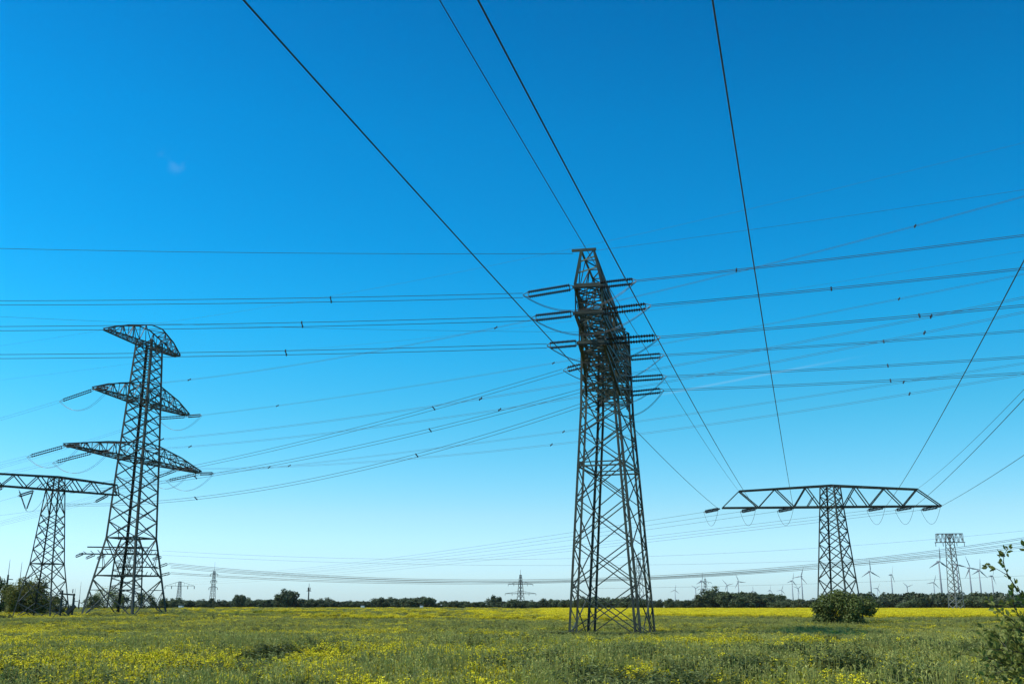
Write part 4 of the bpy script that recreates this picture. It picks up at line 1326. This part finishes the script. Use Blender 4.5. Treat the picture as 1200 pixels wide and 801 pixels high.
GM = [M_GRASS, M_WEED, M_SEED, M_TALLWEED]
grass = [(grass_clump(100 + k, weeds=(3, 8, 1, 12, 5, 2, 2, 3)[k], h=((.3, .75), (.35, .7), (.4, .95), (.3, .6), (.25, .55), (.3, .85), (.3, .6), (.3, .6))[k], tall=(0, 0, 0, 0, 0, 0, 8, 12)[k],
                      seeds=(9, 6, 14, 4, 5, 12, 3, 3)[k]), GM) for k in range(8)]
pts = []
for x, y in wedge_points(13, 75, lambda y: 4.2 if y < 45 else 2.6):
    q = y / 1.2
    hmul = .85 + .45 * nz2(x, y, .09, 1) + .3 * nz2(x, y, .4, 11)
    if 70 < q < 86 and 2 < x < 16: hmul *= .5
    wmul = 1.0 + .010 * y
    hmul *= 1.0 if q < 40 else max(.45, 1 - (q - 40) * .017)
    pick = grng.choice((0, 1, 2, 5, 0, 4)) if nz2(x, y, .05, 3) < .08 else grng.choice((3, 1, 3, 4, 2))
    if 58 < q < 80 and abs(x - 8.9 * y / 93.6) < 9: hmul *= .4
    dk = nz2(x, y, .35, 15) * .6 + nz2(x, y, .07, 16) * .4
    if dk > .2 and grng.random() < .75: pick = grng.choice((6, 7))
    lx, ly = x - 8.9, y - 93.6
    if min((lx - a) ** 2 + (ly - b) ** 2 for a, b in ((-4.1, -2.4), (2.0, -4.3), (4.1, 2.4), (-2.0, 4.3))) < 3.2 and grng.random() < .8: pick = grng.choice((6, 7)); hmul = .4
    pts.append(((x, y, gz(x, y)), (0, 0, grng.uniform(0, 6.28)), (wmul, wmul, max(.35, hmul) * 1.05), pick))
for x, y in wedge_points(75, 480, lambda y: 1.3 if y < 130 else (.42 if y < 220 else .1)):
    q = y / 1.2
    if x / q > .035 and q > 150: continue
    k = 1.8 if q < 130 else (2.6 if q < 220 else 4.5)
    hm = .55 + .3 * nz2(x, y, .05, 1)
    if 70 < q < 86 and 2 < x < 16: hm *= .6
    pts.append(((x, y, gz(x, y)), (0, 0, grng.uniform(0, 6.28)), (k, k, max(.3, hm)), grng.choice((0, 1, 2, 3, 4, 5, 5, 6)) ))
spread('meadow_grass', grass, pts)

rape = [(rape_clump(200 + k, n=(6, 5, 8, 4)[k], heads=14, fs=.038), [M_RAPE, M_FLOWER]) for k in range(4)]
rape_far = [(rape_clump(210 + k, n=22, r=.5, heads=16, fs=.05), [M_RAPE, M_FLOWER]) for k in range(3)]
pts = []
for x, y in wedge_points(14, 150, lambda y: 2.6 if y < 45 else (2.2 if y < 80 else 1.0)):
    q = y / 1.2
    if 58 < q < 82 and abs(x - 8.9 * y / 93.6) < 8: continue
    v = nz2(x, y, .5, 5) * .55 + nz2(x, y, .1, 8) * .4 + (.05 if q < 35 else 0)
    right = max(0, min(1, (x / q + .12) * 2.4))           # the right foreground is greener
    thr = (-.03 if q < 60 else .1) + .3 * right
    if q > 80 and x / q < -.2 and q < 130: thr -= .12
    if v < thr and grng.random() > (.13 if right < .3 else .05): continue
    s = grng.uniform(.7, 1.15) * (1 + .006 * y); hm = grng.uniform(.75, 1.1) * (1 if q < 55 else .6)
    pts.append(((x, y, gz(x, y)), (grng.gauss(0, .08), grng.gauss(0, .08), grng.uniform(0, 6.28)), (s, s, hm), grng.randrange(4)))
spread('flowering_rapeseed', rape, pts)

pts = []
for x, y in wedge_points(116, 480, lambda y: 1.3 if y < 200 else (.6 if y < 300 else .26)):
    q = y / 1.2
    az = x / q
    if az > .035:                                        # the sown yellow field on the right
        lim = (138 if az > .13 else 112) + 12 * nz2(x, y, .04, 2)
        keep = max(0, min(1, (q - lim) / 18)) if az > .13 else max(0, min(1, (q - lim) / 60))
        if az > .13 and abs((x * .3 + y) % 26) < 1.2: keep *= .5
        if nz2(x * .25, y, .06, 4) > .3: keep *= .75
    else:                                               # thinner further left
        keep = max(.015, .02 + .2 * nz2(x, y, .03, 6)) * (1.3 if az > -.05 else .4)
        if az < -.38: keep *= .4
    if grng.random() > keep: continue
    k = 1.7 if q < 200 else (2.4 if q < 300 else 3.4)
    pts.append(((x, y, gz(x, y)), (0, 0, grng.uniform(0, 6.28)), (k, k, grng.uniform(.65, .9)), grng.randrange(3)))
spread('yellow_rapeseed_field', rape_far, pts)
